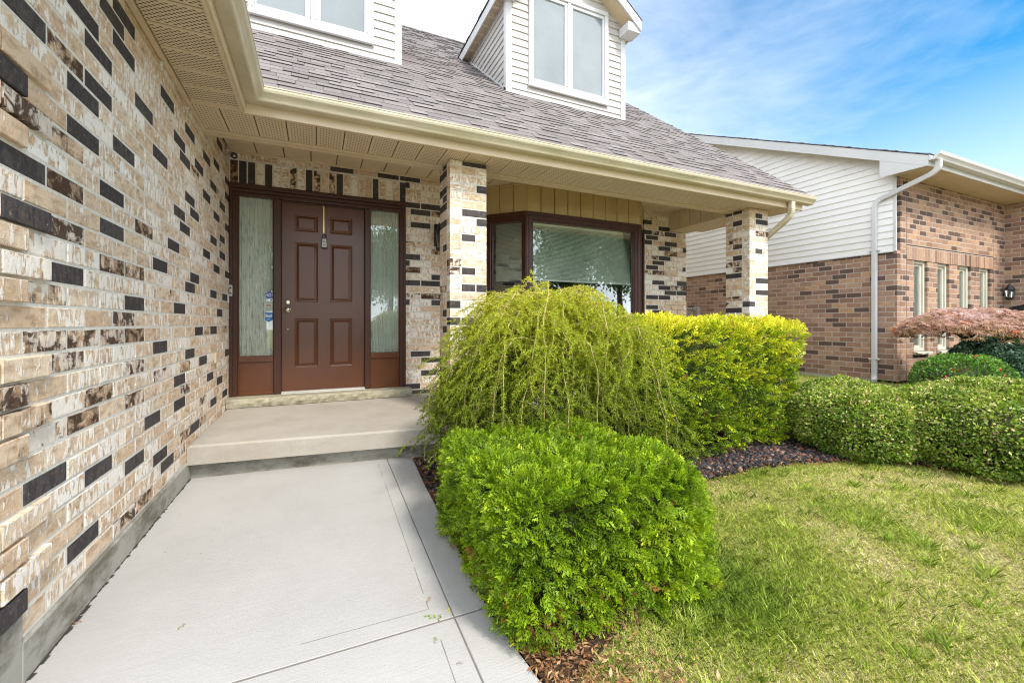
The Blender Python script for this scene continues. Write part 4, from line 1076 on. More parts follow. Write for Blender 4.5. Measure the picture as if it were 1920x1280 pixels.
m.lathe([(.02, .42), (.05, .44), (.052, .46)], (11.11, 3.19, 0), 'Z', 6); m.lathe([(.072, .60), (.03, .66), (.008, .70)], (11.11, 3.19, 0), 'Z', 6)
for i in range(6): m.tube([(11.11 + .048 * math.cos(i * PI / 3), 3.19 + .048 * math.sin(i * PI / 3), .45), (11.11 + .062 * math.cos(i * PI / 3), 3.19 + .062 * math.sin(i * PI / 3), .605)], .005, 4)
m.build('lantern_cage', M['black'], ln)
m = MB(); m.lathe([(.042, .455), (.056, .60)], (11.11, 3.19, 0), 'Z', 6); m.build('lantern_glass', M['glass'], ln)
mbx = thing('mailbox', 'black curved top mailbox on the far right brick wall of the neighbouring house', 'mailbox', (11.1, 3.0, .25))
m = MB(); m.prism([(3.16, .20), (2.84, .13), (2.82, .30), (2.90, .33), (3.02, .30), (3.16, .26)], 11.06, 11.20, 'X'); m.build('mailbox_body', M['black'], mbx)
m = MB(); m.prism([(3.18, .262), (3.02, .302), (2.90, .332), (2.81, .305), (2.80, .32), (2.90, .35), (3.03, .318), (3.18, .28)], 11.04, 11.20, 'X'); m.build('mailbox_lid', M['black'], mbx)
# fence gate between the houses
fe = thing('wooden_fence', 'weathered grey wooden fence with lattice strip between the two houses', 'fence', (6.5, 6.6, -1.0))
FY = 6.6
for x in (5.55, 6.30, 7.35): m = MB(); m.cbox(x - .045, x + .045, FY - .045, FY + .045, -1.0, .36, .006); m.build('fence_post', M['greywood'], fe)
m = MB(); x = 5.60
while x < 6.25: m.cbox(x, x + .088, FY - .012, FY + .012, -1.0, .28 + ru(-.01, .01), .004); x += .092
m.cbox(5.6, 6.26, FY + .013, FY + .05, .05, .13); m.build('fence_board', M['greywood'], fe)
m = MB(); x = 6.36
while x < 7.3: m.cbox(x, x + .088, FY - .012, FY + .012, -1.0, -.02 + ru(-.01, .01), .004); x += .092
m.build('fence_board', M['greywood'], fe)
m = MB(); m.cbox(6.35, 7.31, FY - .02, FY + .02, .0, .03); m.cbox(6.35, 7.31, FY - .02, FY + .02, .30, .33)
for i in range(-4, 16):
    for s in (-1, 1):
        xa = 6.35 + i * .07; z0, z1 = .03, .30; xb = xa + s * (z1 - z0)
        if 6.36 < min(xa, xb) and max(xa, xb) < 7.30: m.add([(xa, FY + s * .006, z0), (xa + .03, FY + s * .006, z0), (xb + .03, FY + s * .006, z1), (xb, FY + s * .006, z1)], [(0, 1, 2, 3)])
m.build('lattice_panel', M['greywood'], fe)
# ================================================================== PLANTS
def nrm(a): return a / np.maximum(1e-9, np.linalg.norm(a, axis=-1, keepdims=True))
def lump(P, s, seed=0):
    """cheap smooth noise in -1..1"""
    r = np.random.default_rng(seed); out = 0
    for k in range(7):
        w = r.normal(size=3); w /= np.linalg.norm(w); f = s * r.uniform(.6, 2.1)
        out = out + np.sin(P @ w * f + r.uniform(0, 6.3)) / 7 * 1.9
    return out
def kites(P, D, Sd, l, w, m=.45):
    l = np.asarray(l).reshape(-1, 1); w = np.asarray(w).reshape(-1, 1)
    mid = P + D * l * m
    return np.stack([P, mid + Sd * w / 2, P + D * l, mid - Sd * w / 2], 1)
def randdir(n): return nrm(rng.normal(size=(n, 3)))
def perp(D, n=None):
    a = nrm(np.cross(D, randdir(len(D)) if n is None else n)); return a
def rbox(n, c, h, r, zlow=None, top=1.0):
    """points + normals on a rounded box; c centre, h half sizes, r corner radius"""
    c, h = np.array(c, float), np.array(h, float)
    A = np.array([h[1] * h[2], h[1] * h[2], h[0] * h[2], h[0] * h[2], h[0] * h[1] * top]); A /= A.sum()
    f = rng.choice(5, n, p=A); q = rng.uniform(-1, 1, (n, 3)) * h
    for k, (ax, s) in enumerate(((0, 1), (0, -1), (1, 1), (1, -1), (2, 1))): q[f == k, ax] = s * h[ax]
    inn = np.maximum(h - r, 1e-4); b = np.clip(q, -inn, inn)
    b[:, 2] = np.clip(q[:, 2], -h[2], inn[2]); nn = nrm(q - b); return c + b + nn * r, nn
def ell(n, c, h, low=-.75):
    d = randdir(int(n * 2.2)); d = d[d[:, 2] > low][:n]; h = np.array(h); return np.array(c) + d * h, nrm(d / h)
# a flat cedar spray in its own plane
def spray_template(nb=8, sub=True):
    L = [((0, 0), 0., 1.0, .05, 0.)]; 
    for i in range(nb):
        t = .12 + .78 * i / (nb - 1); s = 1 if i % 2 else -1; ang = s * (.75 - .25 * t); l = .50 * (1 - .55 * t)
        L.append(((t, 0), ang, l, .11 if not sub else .085, t))
        if sub:
            for q, sg in ((.3, 1), (.5, -1), (.7, 1)):
                bx = t + math.cos(ang) * l * q; by = math.sin(ang) * l * q
                L.append(((bx, by), ang + sg * .6, l * .42 * (1.1 - q * .5), .070, t + .1))
    L.append(((.85, 0), 0., .25, .10, 1.))
    return L
def sprays(P, N, X, size, tone, temp, curl=.25, WM=1.0):
    """instances of a spray: P base, X growth direction, N approximate normal of the fan"""
    Y = nrm(np.cross(N, X)); Z = nrm(np.cross(X, Y)); s = size[:, None]; V = []; T = []
    for (b, ang, l, w, t) in temp:
        ca, sa = math.cos(ang), math.sin(ang); j = rng.normal(0, .12, (len(P), 1))
        D = nrm(X * (ca) + Y * sa + Z * j); B = P + X * s * b[0] + Y * s * b[1] - Z * s * curl * (b[0] ** 2)
        D = nrm(D - Z * curl * 2 * b[0]); Sd = nrm(np.cross(D, Z))
        V.append(kites(B, D, Sd, size * l, size * w * WM)); q = tone.copy(); q[:, 0] = np.clip(q[:, 0] + (t - .5) * .16 + rng.normal(0, .03, len(P)), 0, .93); q[tone[:, 0] > .95] = tone[tone[:, 0] > .95]; T.append(q)
    return np.concatenate(V), np.concatenate(T)
def core(name, mat, parent, shape, seed=1, n=26, amp=.03):
    """dark inner mass of a clipped shrub as a closed lumpy mesh"""
    c, h, r = shape; mb = MB(); vs = []; h = np.array(h); c = np.array(c)
    pts = []
    for i in range(n + 1):
        for j in range(n * 2):
            th = PI * (i / n); ph = 2 * PI * j / (n * 2); d = np.array([math.sin(th) * math.cos(ph), math.sin(th) * math.sin(ph), math.cos(th)])
            k = 1 / (np.sum(np.abs(d / h) ** r) ** (1 / r)); pts.append(c + d * k)
    pts = np.array(pts); pts = pts + nrm(pts - c) * (amp * lump(pts, 14, seed))[:, None]
    m = n * 2
    mb.add([tuple(p) for p in pts], [(i * m + j, (i + 1) * m + j, (i + 1) * m + (j + 1) % m, i * m + (j + 1) % m) for i in range(n) for j in range(m)])
    return mb.build(name, mat, parent, smooth=True)
# --- bright clipped cedar beside the path
cs_ = thing('cedar_shrub', 'bright green boxy clipped cedar bush beside the concrete path, nearest the camera', 'shrub', (1.04, 1.70, -1.07))
cc, ch = np.array([1.015, 1.715, -.80]), np.array([.44, .50, .25])
n = 9500; P, N = rbox(n, cc, ch, .125)
P = P + N * (.030 * lump(P, 9, 3) + .026 * lump(P, 30, 4))[:, None]
up = np.array([0, 0, 1.])
X = nrm(N * .9 + up * np.where(N[:, 2:] > .5, .2, -.05) + randdir(n) * .55); Nn = nrm(np.cross(X, randdir(n)))
sz = rng.uniform(.040, .072, n); clump = lump(P, 22, 8)
tn = np.stack([np.clip(.50 + .17 * clump + rng.normal(0, .15, n) + .10 * (P[:, 0] - 1.0), .02, .92), rng.uniform(.2, .9, n), rng.uniform(0, 1, n)], 1)
tn[(P[:, 2] < -.88) & (rng.uniform(0, 1, n) < .05), 0] = 1.
V, T = sprays(P - X * sz[:, None] * .72, Nn, X, sz, tn, spray_template(7, True), WM=.85)
npmesh('foliage', V, 4, T, M['cedar'], cs_)
# lower layer of sprays a little deeper fills the gaps
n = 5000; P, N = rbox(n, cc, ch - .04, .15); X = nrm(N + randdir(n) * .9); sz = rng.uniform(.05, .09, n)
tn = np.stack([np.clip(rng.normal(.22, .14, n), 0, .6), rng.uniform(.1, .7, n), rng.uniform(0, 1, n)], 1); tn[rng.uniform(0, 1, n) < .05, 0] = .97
V, T = sprays(P - X * sz[:, None] * .6, nrm(np.cross(X, randdir(n))), X, sz, tn, spray_template(6, False))
npmesh('inner_foliage', V, 4, T, M['cedar'], cs_)
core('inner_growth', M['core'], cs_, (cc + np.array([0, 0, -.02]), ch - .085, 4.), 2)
m = MB(); m.tube([(1.0, 1.7, -1.15), (1.02, 1.7, -.9)], [.03, .025], 8); m.build('trunk', M['bark'], cs_)
# --- golden cedar hedge
hd = thing('cedar_hedge', 'tall boxy cedar hedge with golden yellow tips in front of the bay window', 'hedge', (3.0, 2.75, -1.07))
hc, hh = np.array([3.02, 2.78, -.50]), np.array([.89, .42, .50])
n = 7000; P, N = rbox(n, hc, hh, .10, top=1.5); P = P + N * (.04 * lump(P, 7, 5) + .022 * lump(P, 19, 6))[:, None]
P[:, 2] -= np.clip(-(P[:, 2] + .9), 0, 1) * .0
X = nrm(N * .8 + np.array([0, 0, .30]) + randdir(n) * .6); sz = rng.uniform(.06, .11, n)
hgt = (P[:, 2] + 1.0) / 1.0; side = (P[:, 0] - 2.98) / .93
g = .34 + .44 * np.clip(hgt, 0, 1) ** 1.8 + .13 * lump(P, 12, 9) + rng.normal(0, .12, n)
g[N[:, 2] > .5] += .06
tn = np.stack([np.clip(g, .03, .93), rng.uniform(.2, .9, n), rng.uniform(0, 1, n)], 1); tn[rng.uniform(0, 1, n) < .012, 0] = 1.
V, T = sprays(P - X * sz[:, None] * .6, nrm(np.cross(X, randdir(n))), X, sz, tn, spray_template(7, False))
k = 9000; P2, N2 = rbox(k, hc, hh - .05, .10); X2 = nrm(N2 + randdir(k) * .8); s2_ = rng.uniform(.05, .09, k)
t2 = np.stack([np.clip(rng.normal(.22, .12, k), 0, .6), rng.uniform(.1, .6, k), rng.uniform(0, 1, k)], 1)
V2, T2 = sprays(P2 - X2 * .03, nrm(np.cross(X2, randdir(k))), X2, s2_, t2, spray_template(4, False))
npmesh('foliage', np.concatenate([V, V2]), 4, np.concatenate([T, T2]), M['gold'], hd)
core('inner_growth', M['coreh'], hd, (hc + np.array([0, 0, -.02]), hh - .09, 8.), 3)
for x in (2.4, 3.0, 3.6): m = MB(); m.tube([(x, 2.75, -1.12), (x + .02, 2.75, -.7)], [.03, .02], 8); m.build('trunk', M['bark'], hd)
# --- leafy mounds (boxwood, holly, laurel)
def mound(name, label, cat, c, h, nleaf, mat, size=(.010, .018), tonef=None, seed=0, group=None, lumpy=.04, twigs=120, coremat='core', low=-.9, p=2.6):
    t = thing(name, label, cat, (c[0], c[1], c[2] - h[2]), 0, group)
    c = np.array(c, float); h = np.array(h, float)
    d = randdir(nleaf * 2); d = d[d[:, 2] > low][:nleaf]; nl = len(d)
    k = 1 / (np.sum(np.abs(d / h) ** p, axis=1) ** (1 / p)); P = c + d * k[:, None]; N = nrm(d / h)
    P = P + N * (lumpy * lump(P, 9, seed) + lumpy * .6 * lump(P, 24, seed + 1) - np.abs(rng.normal(0, .022, nl)))[:, None]
    D = nrm(N * .6 + randdir(nl)); Sd = perp(D); l = rng.uniform(*size, nl)
    g = .45 + .18 * lump(P, 16, seed + 2) + .12 * N[:, 2] + rng.normal(0, .17, nl)
    if tonef is not None: g = tonef(g, P, N)
    V = kites(P, D, Sd, l, l * .62); T = np.stack([np.clip(g, 0, 1), rng.uniform(.1, 1, nl), rng.uniform(0, 1, nl)], 1)
    npmesh('foliage', V, 4, T, M[mat], t)
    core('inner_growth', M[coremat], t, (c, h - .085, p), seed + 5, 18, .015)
    m = MB()
    for i in range(twigs):
        q = randdir(1)[0]; q[2] = abs(q[2]) * .9 + .05; q /= np.linalg.norm(q); k = 1 / (np.sum(np.abs(q / h) ** p) ** (1 / p)); e = c + q * k
        b = e - q * .12 + rng.normal(0, .03, 3); e = e + q * rng.uniform(-.02, .03) + rng.normal(0, .02, 3); m.tube([b, (b + e) / 2 + rng.normal(0, .008, 3), e], [.0022, .0018, .001], 3)
    if twigs: m.build('twig', M['twig'], t)
    m = MB(); m.tube([(c[0], c[1], c[2] - h[2] - .08), tuple(c)], [.03, .02], 7); m.build('trunk', M['bark'], t)
    return t
tb = lambda g, P, N: np.where(rng.uniform(0, 1, len(g)) < .045, 1., np.where(rng.uniform(0, 1, len(g)) < .12, g + .3, g))
mound('boxwood_shrub', 'smaller round boxwood bush between the golden hedge and the larger boxwood', 'shrub', (4.09, 2.04, -.79), (.45, .44, .275), 52000, 'box', (.016, .028), tb, 21, 'boxwood bushes along the lawn', .035, 220)
mound('boxwood_shrub', 'larger sprawling boxwood bush at the right edge of the photo', 'shrub', (4.72, 1.46, -.765), (.76, .56, .30), 90000, 'box', (.016, .029), tb, 31, 'boxwood bushes along the lawn', .045, 320, p=2.8)
hb = mound('berry_shrub', 'low bright green bush dotted with red berries under the maple tree', 'shrub', (5.90, 2.03, -.62), (.46, .34, .30), 13000, 'green', (.018, .034), None, 41, None, .03, 40)
RB = plain('red_berry', (.55, .03, .02), .3)
for i in range(16):
    q = randdir(1)[0]; q[1] = -abs(q[1]); q[2] = abs(q[2]); q /= np.linalg.norm(q); e = np.array([5.90, 2.03, -.62]) + q * np.array([.47, .36, .31]); r = ru(.008, .013)
    m = MB(); m.lathe([(.001, -r), (r * .8, -r * .6), (r, 0), (r * .8, r * .6), (.001, r)], tuple(e), 'Z', 8); m.build('berry', RB, hb)
mound('holly_shrub', 'dark blue-green round shrub right of the maple trunk', 'shrub', (6.75, 2.10, -.50), (.34, .32, .33), 12000, 'bluegreen', (.022, .04), None, 51, None, .03, 0)
mound('clipped_hedge', 'low clipped green hedge behind the maple at the right edge', 'hedge', (8.75, 2.25, -.56), (1.15, .38, .38), 26000, 'green', (.02, .035), lambda g, P, N: g * .8, 61, None, .02, 0, p=6)
# --- Japanese maple with a flat umbrella crown
mp = thing('maple_tree', 'low weeping maple tree with a flat pink and bronze umbrella crown by the narrow windows', 'tree', (7.0, 2.35, -.95))
m = MB(); m.tube([(6.98, 2.36, -1.05), (7.0, 2.35, -.6), (6.93, 2.33, -.35), (6.98, 2.35, -.18), (7.08, 2.37, -.05)], [.085, .062, .055, .05, .035], 10)
for i in range(14):
    w_ = i * 2 * PI / 14 + ru(-.2, .2); l = ru(.5, .8); a0 = Vector((6.97, 2.35, -.18))
    m.tube([a0, a0 + Vector((math.cos(w_) * .3 * l, math.sin(w_) * .2 * l, .14)), a0 + Vector((math.cos(w_) * .8 * l, math.sin(w_) * .5 * l, .16)), a0 + Vector((math.cos(w_) * 1.15 * l, math.sin(w_) * .7 * l, .02))], [.03, .02, .012, .005], 6)
m.build('trunk', M['bark'], mp)
n = 5600; a = rng.uniform(0, 2 * PI, n); r = np.sqrt(rng.uniform(0, 1, n)); ex_, ey_ = 1.02, .66
P = np.stack([7.22 + np.cos(a) * r * ex_, 2.36 + np.sin(a) * r * ey_, .16 - .20 * r ** 2.4 + rng.uniform(-.10, .02, n) * (1 - .3 * r)], 1)
P[:, 2] += .03 * lump(P, 9, 77) - (rng.uniform(0, 1, n) < .2) * rng.uniform(0, .12, n) * (r > .75)
O_ = np.stack([np.cos(a) * ex_, np.sin(a) * ey_, np.zeros(n)], 1); V = []; T = []
base = np.clip(.55 + .22 * lump(P, 12, 78) + rng.normal(0, .14, n) + (P[:, 2] - .05) * 1.2, 0, .92); base[rng.uniform(0, 1, n) < .03] = 1.
D0 = nrm(nrm(O_) * .8 + np.array([0, 0, -.75]) + randdir(n) * .45); Sd = nrm(np.cross(D0, np.array([0, 0, 1.]) + randdir(n) * .5))
for k in range(5):
    an = (k - 2) * .5; D = nrm(D0 * math.cos(an) + Sd * math.sin(an)); S2 = nrm(np.cross(D, np.cross(D0, Sd)))
    V.append(kites(P, D, S2, rng.uniform(.05, .085, n) * (1 - .12 * abs(k - 2)), np.full(n, .011))); T.append(np.stack([base, rng.uniform(.2, 1, n), base], 1))
npmesh('crown', np.concatenate(V), 4, np.concatenate(T), M['maple'], mp)
# --- spiky ornamental plant between hedge and boxwood
yp = thing('ornamental_grass', 'spiky clump of green and yellow grass leaves between the hedge and the boxwood', 'plant', (4.30, 2.62, -1.02))
V = []; T = []
for i in range(70):
    w_ = ru(0, 2 * PI); l = ru(.30, .48); el = ru(.5, 1.3); d = np.array([math.cos(w_) * math.cos(el), math.sin(w_) * math.cos(el), math.sin(el)]); p = np.array([4.30, 2.62, -1.02]) + np.array([ru(-.04, .04), ru(-.04, .04), 0]); t0 = ru(.3, .85)
    s_ = np.cross(d, [0, 0, 1.]); s_ /= np.linalg.norm(s_)
    for k in range(6):
        q = p + d * l / 6; wa, wb = .008 * (1 - k / 6.2), .008 * (1 - (k + 1) / 6.2); V.append([p - s_ * wa, p + s_ * wa, q + s_ * wb, q - s_ * wb]); T.append([t0, .7, 0]); p = q; d = d - np.array([0, 0, .13]); d /= np.linalg.norm(d)
npmesh('blades', np.array(V), 4, np.array(T), M['box'], yp)
# --- weeping shrub
ws = thing('weeping_shrub', 'feathery weeping shrub with tan drooping branches in front of the bay window', 'shrub', (1.52, 2.62, -1.07))
C0 = np.array([1.52, 2.62, 0.]); m = MB()
m.tube([(1.44, 2.60, -1.15), (1.46, 2.61, -.6), (1.43, 2.60, -.2), (1.50, 2.62, .12)], [.038, .034, .032, .026], 9)
m.tube([(1.46, 2.6, -.35), (1.30, 2.55, -.05), (1.24, 2.5, .10)], [.022, .018, .012], 7); m.tube([(1.45, 2.6, -.25), (1.62, 2.5, 0.0), (1.72, 2.42, .07)], [.022, .018, .012], 7)
m.tube([(1.56, 2.66, -1.12), (1.53, 2.66, -.5), (1.50, 2.63, 0)], [.016, .014, .012], 7)
m.build('trunk', M['bark'], ws)
hubs = [((1.50, 2.62, .10), .86, 44, .19), ((1.19, 2.42, -.0), .52, 20, .12), ((1.74, 2.30, -.05), .60, 22, .10), ((1.38, 2.78, .08), .62, 18, .15), ((1.80, 2.74, .03), .64, 18, .13), ((1.30, 2.28, -.13), .48, 16, .05), ((1.12, 2.70, -.10), .40, 14, .05), ((1.04, 2.58, -.30), .28, 24, .03), ((.93, 2.72, -.38), .24, 20, .02)]
st = MB(); LP = []; LD = []; LT = []
def leafline(pts, dens, t0):
    pts = np.array(pts); seg = np.linalg.norm(np.diff(pts, axis=0), axis=1); L = seg.sum(); n = int(L * dens)
    if n < 2: return
    cum = np.concatenate([[0], np.cumsum(seg)]); s = rng.uniform(0, L, n); i = np.clip(np.searchsorted(cum, s) - 1, 0, len(seg) - 1); f = ((s - cum[i]) / seg[i])[:, None]
    p = pts[i] * (1 - f) + pts[i + 1] * f; d = nrm(pts[i + 1] - pts[i]); LP.append(p); LD.append(d); LT.append(np.full(n, t0))
stubs = []
for (hx, hy, hz), rad, cnt, rise in hubs:
    cnt = int(cnt * 1.15)
    hub = np.array([hx, hy, hz])
    for i in range(cnt):
        a = 2 * PI * (i + ru(-.35, .35)) / cnt; r = rad * ru(.25, 1.0) * (1 - .06 * math.cos(a)); dirv = np.array([math.cos(a), math.sin(a), 0])
        if hy + dirv[1] * r > 3.32: r = max(.15, (3.32 - hy) / max(.05, dirv[1]))
        end = -1.06 + (.40 * (1 - r / rad)) + abs(rng.normal(0, .13)) + (.10 if dirv[1] > 0 else 0)
        if R() < .22: end += ru(.1, .45)
        pk = hz + (rise * ru(.25, 1.0)) * (.4 + .6 * (1 - r / rad * .5)) ; pts = [hub]; sway = rng.normal(0, .035, 3)
        for k in range(1, 15):
            t = k / 14; hx_ = 1 - (1 - t) ** 2.1; z = hz + (pk - hz) * math.sin(min(1, t / .28) * PI / 2) if t < .28 else pk + (end - pk) * ((t - .28) / .72) ** 1.35
            pts.append(np.array([hub[0] + dirv[0] * r * hx_ , hub[1] + dirv[1] * r * hx_, z]) + sway * math.sin(t * 5) + rng.normal(0, .006, 3))
        rb = ru(.0028, .0052); st.tube(pts, [rb * (1 - .75 * k / 14) for k in range(15)], 5)
        t0 = .56 + .28 * math.sin(hz * 3); leafline(pts[2:], 260, t0)
        for k in range(2, 14):
            for q in range(2 if R() < .75 else 1):
                b = pts[k]; out = nrm(dirv * ru(.1, .9) + rng.normal(0, .6, 3) * np.array([1, 1, .25]) + np.array([0, 0, ru(-.35, .12)])); l = ru(.10, .24); tw = [b]
                for z in range(1, 6): tw.append(tw[-1] + out * l / 5); out = nrm(out + np.array([0, 0, -.24]))
                st.tube(tw, [.0015, .0013, .001, .0008, .0007, .0005], 3, cap=False, mi=1); leafline(tw, 500, t0)
st.build('branches', (M['twig'], M['stem']), ws)
P = np.concatenate(LP); D = np.concatenate(LD); T0 = np.concatenate(LT); n = len(P)
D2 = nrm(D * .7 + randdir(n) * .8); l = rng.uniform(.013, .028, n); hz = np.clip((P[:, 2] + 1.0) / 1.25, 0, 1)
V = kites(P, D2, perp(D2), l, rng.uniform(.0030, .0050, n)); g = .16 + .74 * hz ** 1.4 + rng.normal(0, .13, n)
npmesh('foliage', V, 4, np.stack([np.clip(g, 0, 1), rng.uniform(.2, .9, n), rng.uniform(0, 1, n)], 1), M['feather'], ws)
print('weeping leaves', n)
# ------------------------------------------------------------------ gravel, litter
ico = []
ph_ = (1 + 5 ** .5) / 2
IV = np.array([(-1, ph_, 0), (1, ph_, 0), (-1, -ph_, 0), (1, -ph_, 0), (0, -1, ph_), (0, 1, ph_), (0, -1, -ph_), (0, 1, -ph_), (ph_, 0, -1), (ph_, 0, 1), (-ph_, 0, -1), (-ph_, 0, 1)]) / 1.9
IF = np.array([(0, 11, 5), (0, 5, 1), (0, 1, 7), (0, 7, 10), (0, 10, 11), (1, 5, 9), (5, 11, 4), (11, 10, 2), (10, 7, 6), (7, 1, 8), (3, 9, 4), (3, 4, 2), (3, 2, 6), (3, 6, 8), (3, 8, 9), (4, 9, 5), (2, 4, 11), (6, 2, 10), (8, 6, 7), (9, 8, 1)])
pts = []
while len(pts) < 3600:
    if R() < .85: x = ru(2.1, 4.05); y = bedline(x) + abs(rng.normal(0, .25)) + ru(-.02, .12)
    else: x = exx(ru(1.9, 3.4)) ; y = ru(1.9, 3.4); x = exx(y) + ru(.01, .25)
    pts.append((x, y))
V = []; T = []
for x, y in pts:
    s = ru(.008, .021); rot = Matrix.Rotation(ru(0, 6.3), 3, Vector(randdir(1)[0])); A = np.array(rot)
    v = (IV * rng.uniform(.65, 1.2, (12, 1)) * np.array([1, ru(.7, 1), ru(.6, .9)])) @ A.T * s + np.array([x, y, gz_(x, y) + .020 + s * .35]); V.append(v[IF]); k = rng.uniform(0, .48) if R() < .66 else rng.uniform(.56, 1); T.append(np.tile([k, R(), R()], (20, 1)))
tag(npmesh('lava_gravel', np.concatenate(V), 3, np.concatenate(T), M['lava']), kind='stuff')
def litter(n, f, size=(.012, .04)):
    q = np.array([f() for _ in range(n)]); z = np.array([gz_(x, y) for x, y in q]) + rng.uniform(.018, .034, n); P = np.column_stack([q, z])
    D = nrm(randdir(n) * np.array([1, 1, .25])); Sd = nrm(np.cross(D, np.array([0, 0, 1.]) + randdir(n) * .5)); l = rng.uniform(*size, n)
    return kites(P, D, Sd, l, l * rng.uniform(.15, .45, n)), np.stack([np.clip(rng.normal(.5, .25, n), 0, 1), rng.uniform(0, 1, n), rng.uniform(0, 1, n)], 1)
def fbed():
    x = ru(.62, 5) if R() < .8 else ru(5, 7.4); return (x, bedline(x) + abs(rng.normal(0, .35)) - .07)
def ffront():
    y = ru(.85, 1.5); x = max(exx(y) + .005, exx(y) + abs(rng.normal(.07, .14))); return (x, y)
def fpath():
    y = ru(1.3, 3.4); return (exx(y) + .005 + abs(rng.normal(0, .12)), y)
A_ = [litter(4400, fbed, (.010, .032)), litter(1900, ffront, (.010, .032)), litter(900, fpath)]
tag(npmesh('leaf_litter', np.concatenate([a[0] for a in A_]), 4, np.concatenate([a[1] for a in A_]), M['litter']), kind='stuff')
# ------------------------------------------------------------------ grass
def patch(P): return lump(np.column_stack([P[:, 0], P[:, 1], P[:, 0] * 0]), 3.2, 101), lump(np.column_stack([P[:, 0], P[:, 1], P[:, 0] * 0]), 9., 102)
def grass(n, x0, x1, y0, y1, hmul=1., wmul=1., keep=None):
    P = np.column_stack([rng.uniform(x0, x1, n), rng.uniform(y0, y1, n), np.zeros(n)])
    bl = np.array([bedline(x) for x in P[:, 0]]) + .06 * lump(P, 11, 55) + rng.normal(0, .05, n); ok = (P[:, 1] < bl) & ((P[:, 0] > np.array([exx(y) if y > -.35 else 4.6 for y in P[:, 1]]) + .02))
    if keep is not None: ok &= keep(P)
    P = P[ok]; n = len(P); a, b = patch(P); P[:, 2] = [gz_(x, y) - .003 for x, y in P[:, :2]]
    near = np.exp(-(((P[:, 0] - 1.45) / .33) ** 2 + ((P[:, 1] - 1.18) / .30) ** 2))      # longer grass by the clipped cedar, toned darker for the bush's shadow
    straw = .86 + .60 * a + .50 * b + rng.normal(0, .22, n) - near * 1.1 - .10 * (P[:, 0] > 2.6)
    bald = (straw > 1.12) & (rng.uniform(0, 1, n) < .7); P, straw, near, a = P[~bald], straw[~bald], near[~bald], a[~bald]; n = len(P)
    dry = rng.uniform(0, 1, n) < np.clip(straw * .74 - .02, .03, .84)
    tone = np.where(dry, rng.uniform(.70, 1, n), np.clip(.50 + .16 * a + rng.normal(0, .13, n) - near * .35, .02, .66))
    h = rng.uniform(.014, .036, n) * hmul * (1 + near * .9) * np.where(dry, .8, 1.) * (1.15 - .3 * np.clip(straw, 0, 1)); w = rng.uniform(.0009, .0019, n) * wmul
    ang = rng.uniform(0, 2 * PI, n); lean = np.where(dry, rng.uniform(.6, 1.7, n), rng.uniform(.15, 1.1, n)); D = np.column_stack([np.cos(ang) * lean, np.sin(ang) * lean, np.ones(n)]); D = nrm(D)
    Sd = nrm(np.column_stack([-np.sin(ang), np.cos(ang), np.zeros(n)]) + randdir(n) * .4); l = h[:, None]; ww = w[:, None]
    mid = P + D * l * .55; D2 = nrm(D + np.column_stack([np.cos(ang), np.sin(ang), -np.ones(n) * .5]) * .5)
    V = np.stack([P - Sd * ww / 2, P + Sd * ww / 2, mid + Sd * ww * .42, mid + D2 * l * .55, mid - Sd * ww * .42], 1)
    return V, np.stack([tone, rng.uniform(.2, .95, n), rng.uniform(0, 1, n)], 1)
vis = lambda P: (P[:, 1] > .10 + .20 * P[:, 0])
g1 = grass(330000, .6, 3.0, .35, 2.2, 1., 1., lambda P: P[:, 1] > .98 - .42 * (P[:, 0] - .6))
g2 = grass(150000, 3.0, 6.0, .6, 2.1, 1.1, 1.5)
g3 = grass(85000, .7, 10., -4.5, 1.2, 1.3, 2.6)
g4 = grass(14000, 5.5, 7.6, 2.2, 6.0, 1.3, 3., None) if False else None
def strip(n, x0, x1, y0, y1):
    P = np.column_stack([rng.uniform(x0, x1, n), rng.uniform(y0, y1, n), np.zeros(n)]); P[:, 2] = [gz_(x, y) - .003 for x, y in P[:, :2]]; D = nrm(randdir(n) * .5 + np.array([0, 0, 1.])); return kites(P, D, perp(D), rng.uniform(.03, .08, n), np.full(n, .004), .3), np.stack([np.clip(rng.normal(.3, .14, n), 0, .7), rng.uniform(.3, 1, n), rng.uniform(0, 1, n)], 1)
# coarser tufts and broad-bladed weeds standing above the cut lawn
tc_ = np.column_stack([rng.uniform(.75, 5.2, 520), rng.uniform(.3, 2.0, 520)]); tc_ = tc_[[y < bedline(x) - .03 and x > exx(max(y, -.3)) + .08 for x, y in tc_]]
k = rng.integers(14, 40, len(tc_)); C = np.repeat(tc_, k, axis=0); n = len(C); P = np.column_stack([C + rng.normal(0, .016, (n, 2)), np.zeros(n)]); P[:, 2] = [gz_(x, y) - .002 for x, y in P[:, :2]]
D = nrm(np.column_stack([(P[:, :2] - C) * 22 + rng.normal(0, .25, (n, 2)), np.ones(n)])); Sd = perp(D, np.array([[0, 0, 1.]]) + randdir(n) * .3); l = rng.uniform(.028, .062, n)[:, None]; ww = np.repeat(rng.choice([.0016, .0024, .0042], len(tc_), p=[.5, .35, .15]), k)[:, None]
mid = P + D * l * .55; g5 = (np.stack([P - Sd * ww / 2, P + Sd * ww / 2, mid + Sd * ww * .45, P + D * l + nrm(D * np.array([1, 1, 0.])) * l * .25, mid - Sd * ww * .45], 1), np.stack([np.clip(np.repeat(rng.uniform(.05, .55, len(tc_)), k) + rng.normal(0, .06, n), 0, .66), rng.uniform(.3, .95, n), rng.uniform(0, 1, n)], 1))
V4 = np.concatenate([g1[0], g2[0], g3[0], g5[0]]); T4 = np.concatenate([g1[1], g2[1], g3[1], g5[1]])
tag(npmesh('lawn_grass', V4, 5, T4, M['grass']), kind='stuff')
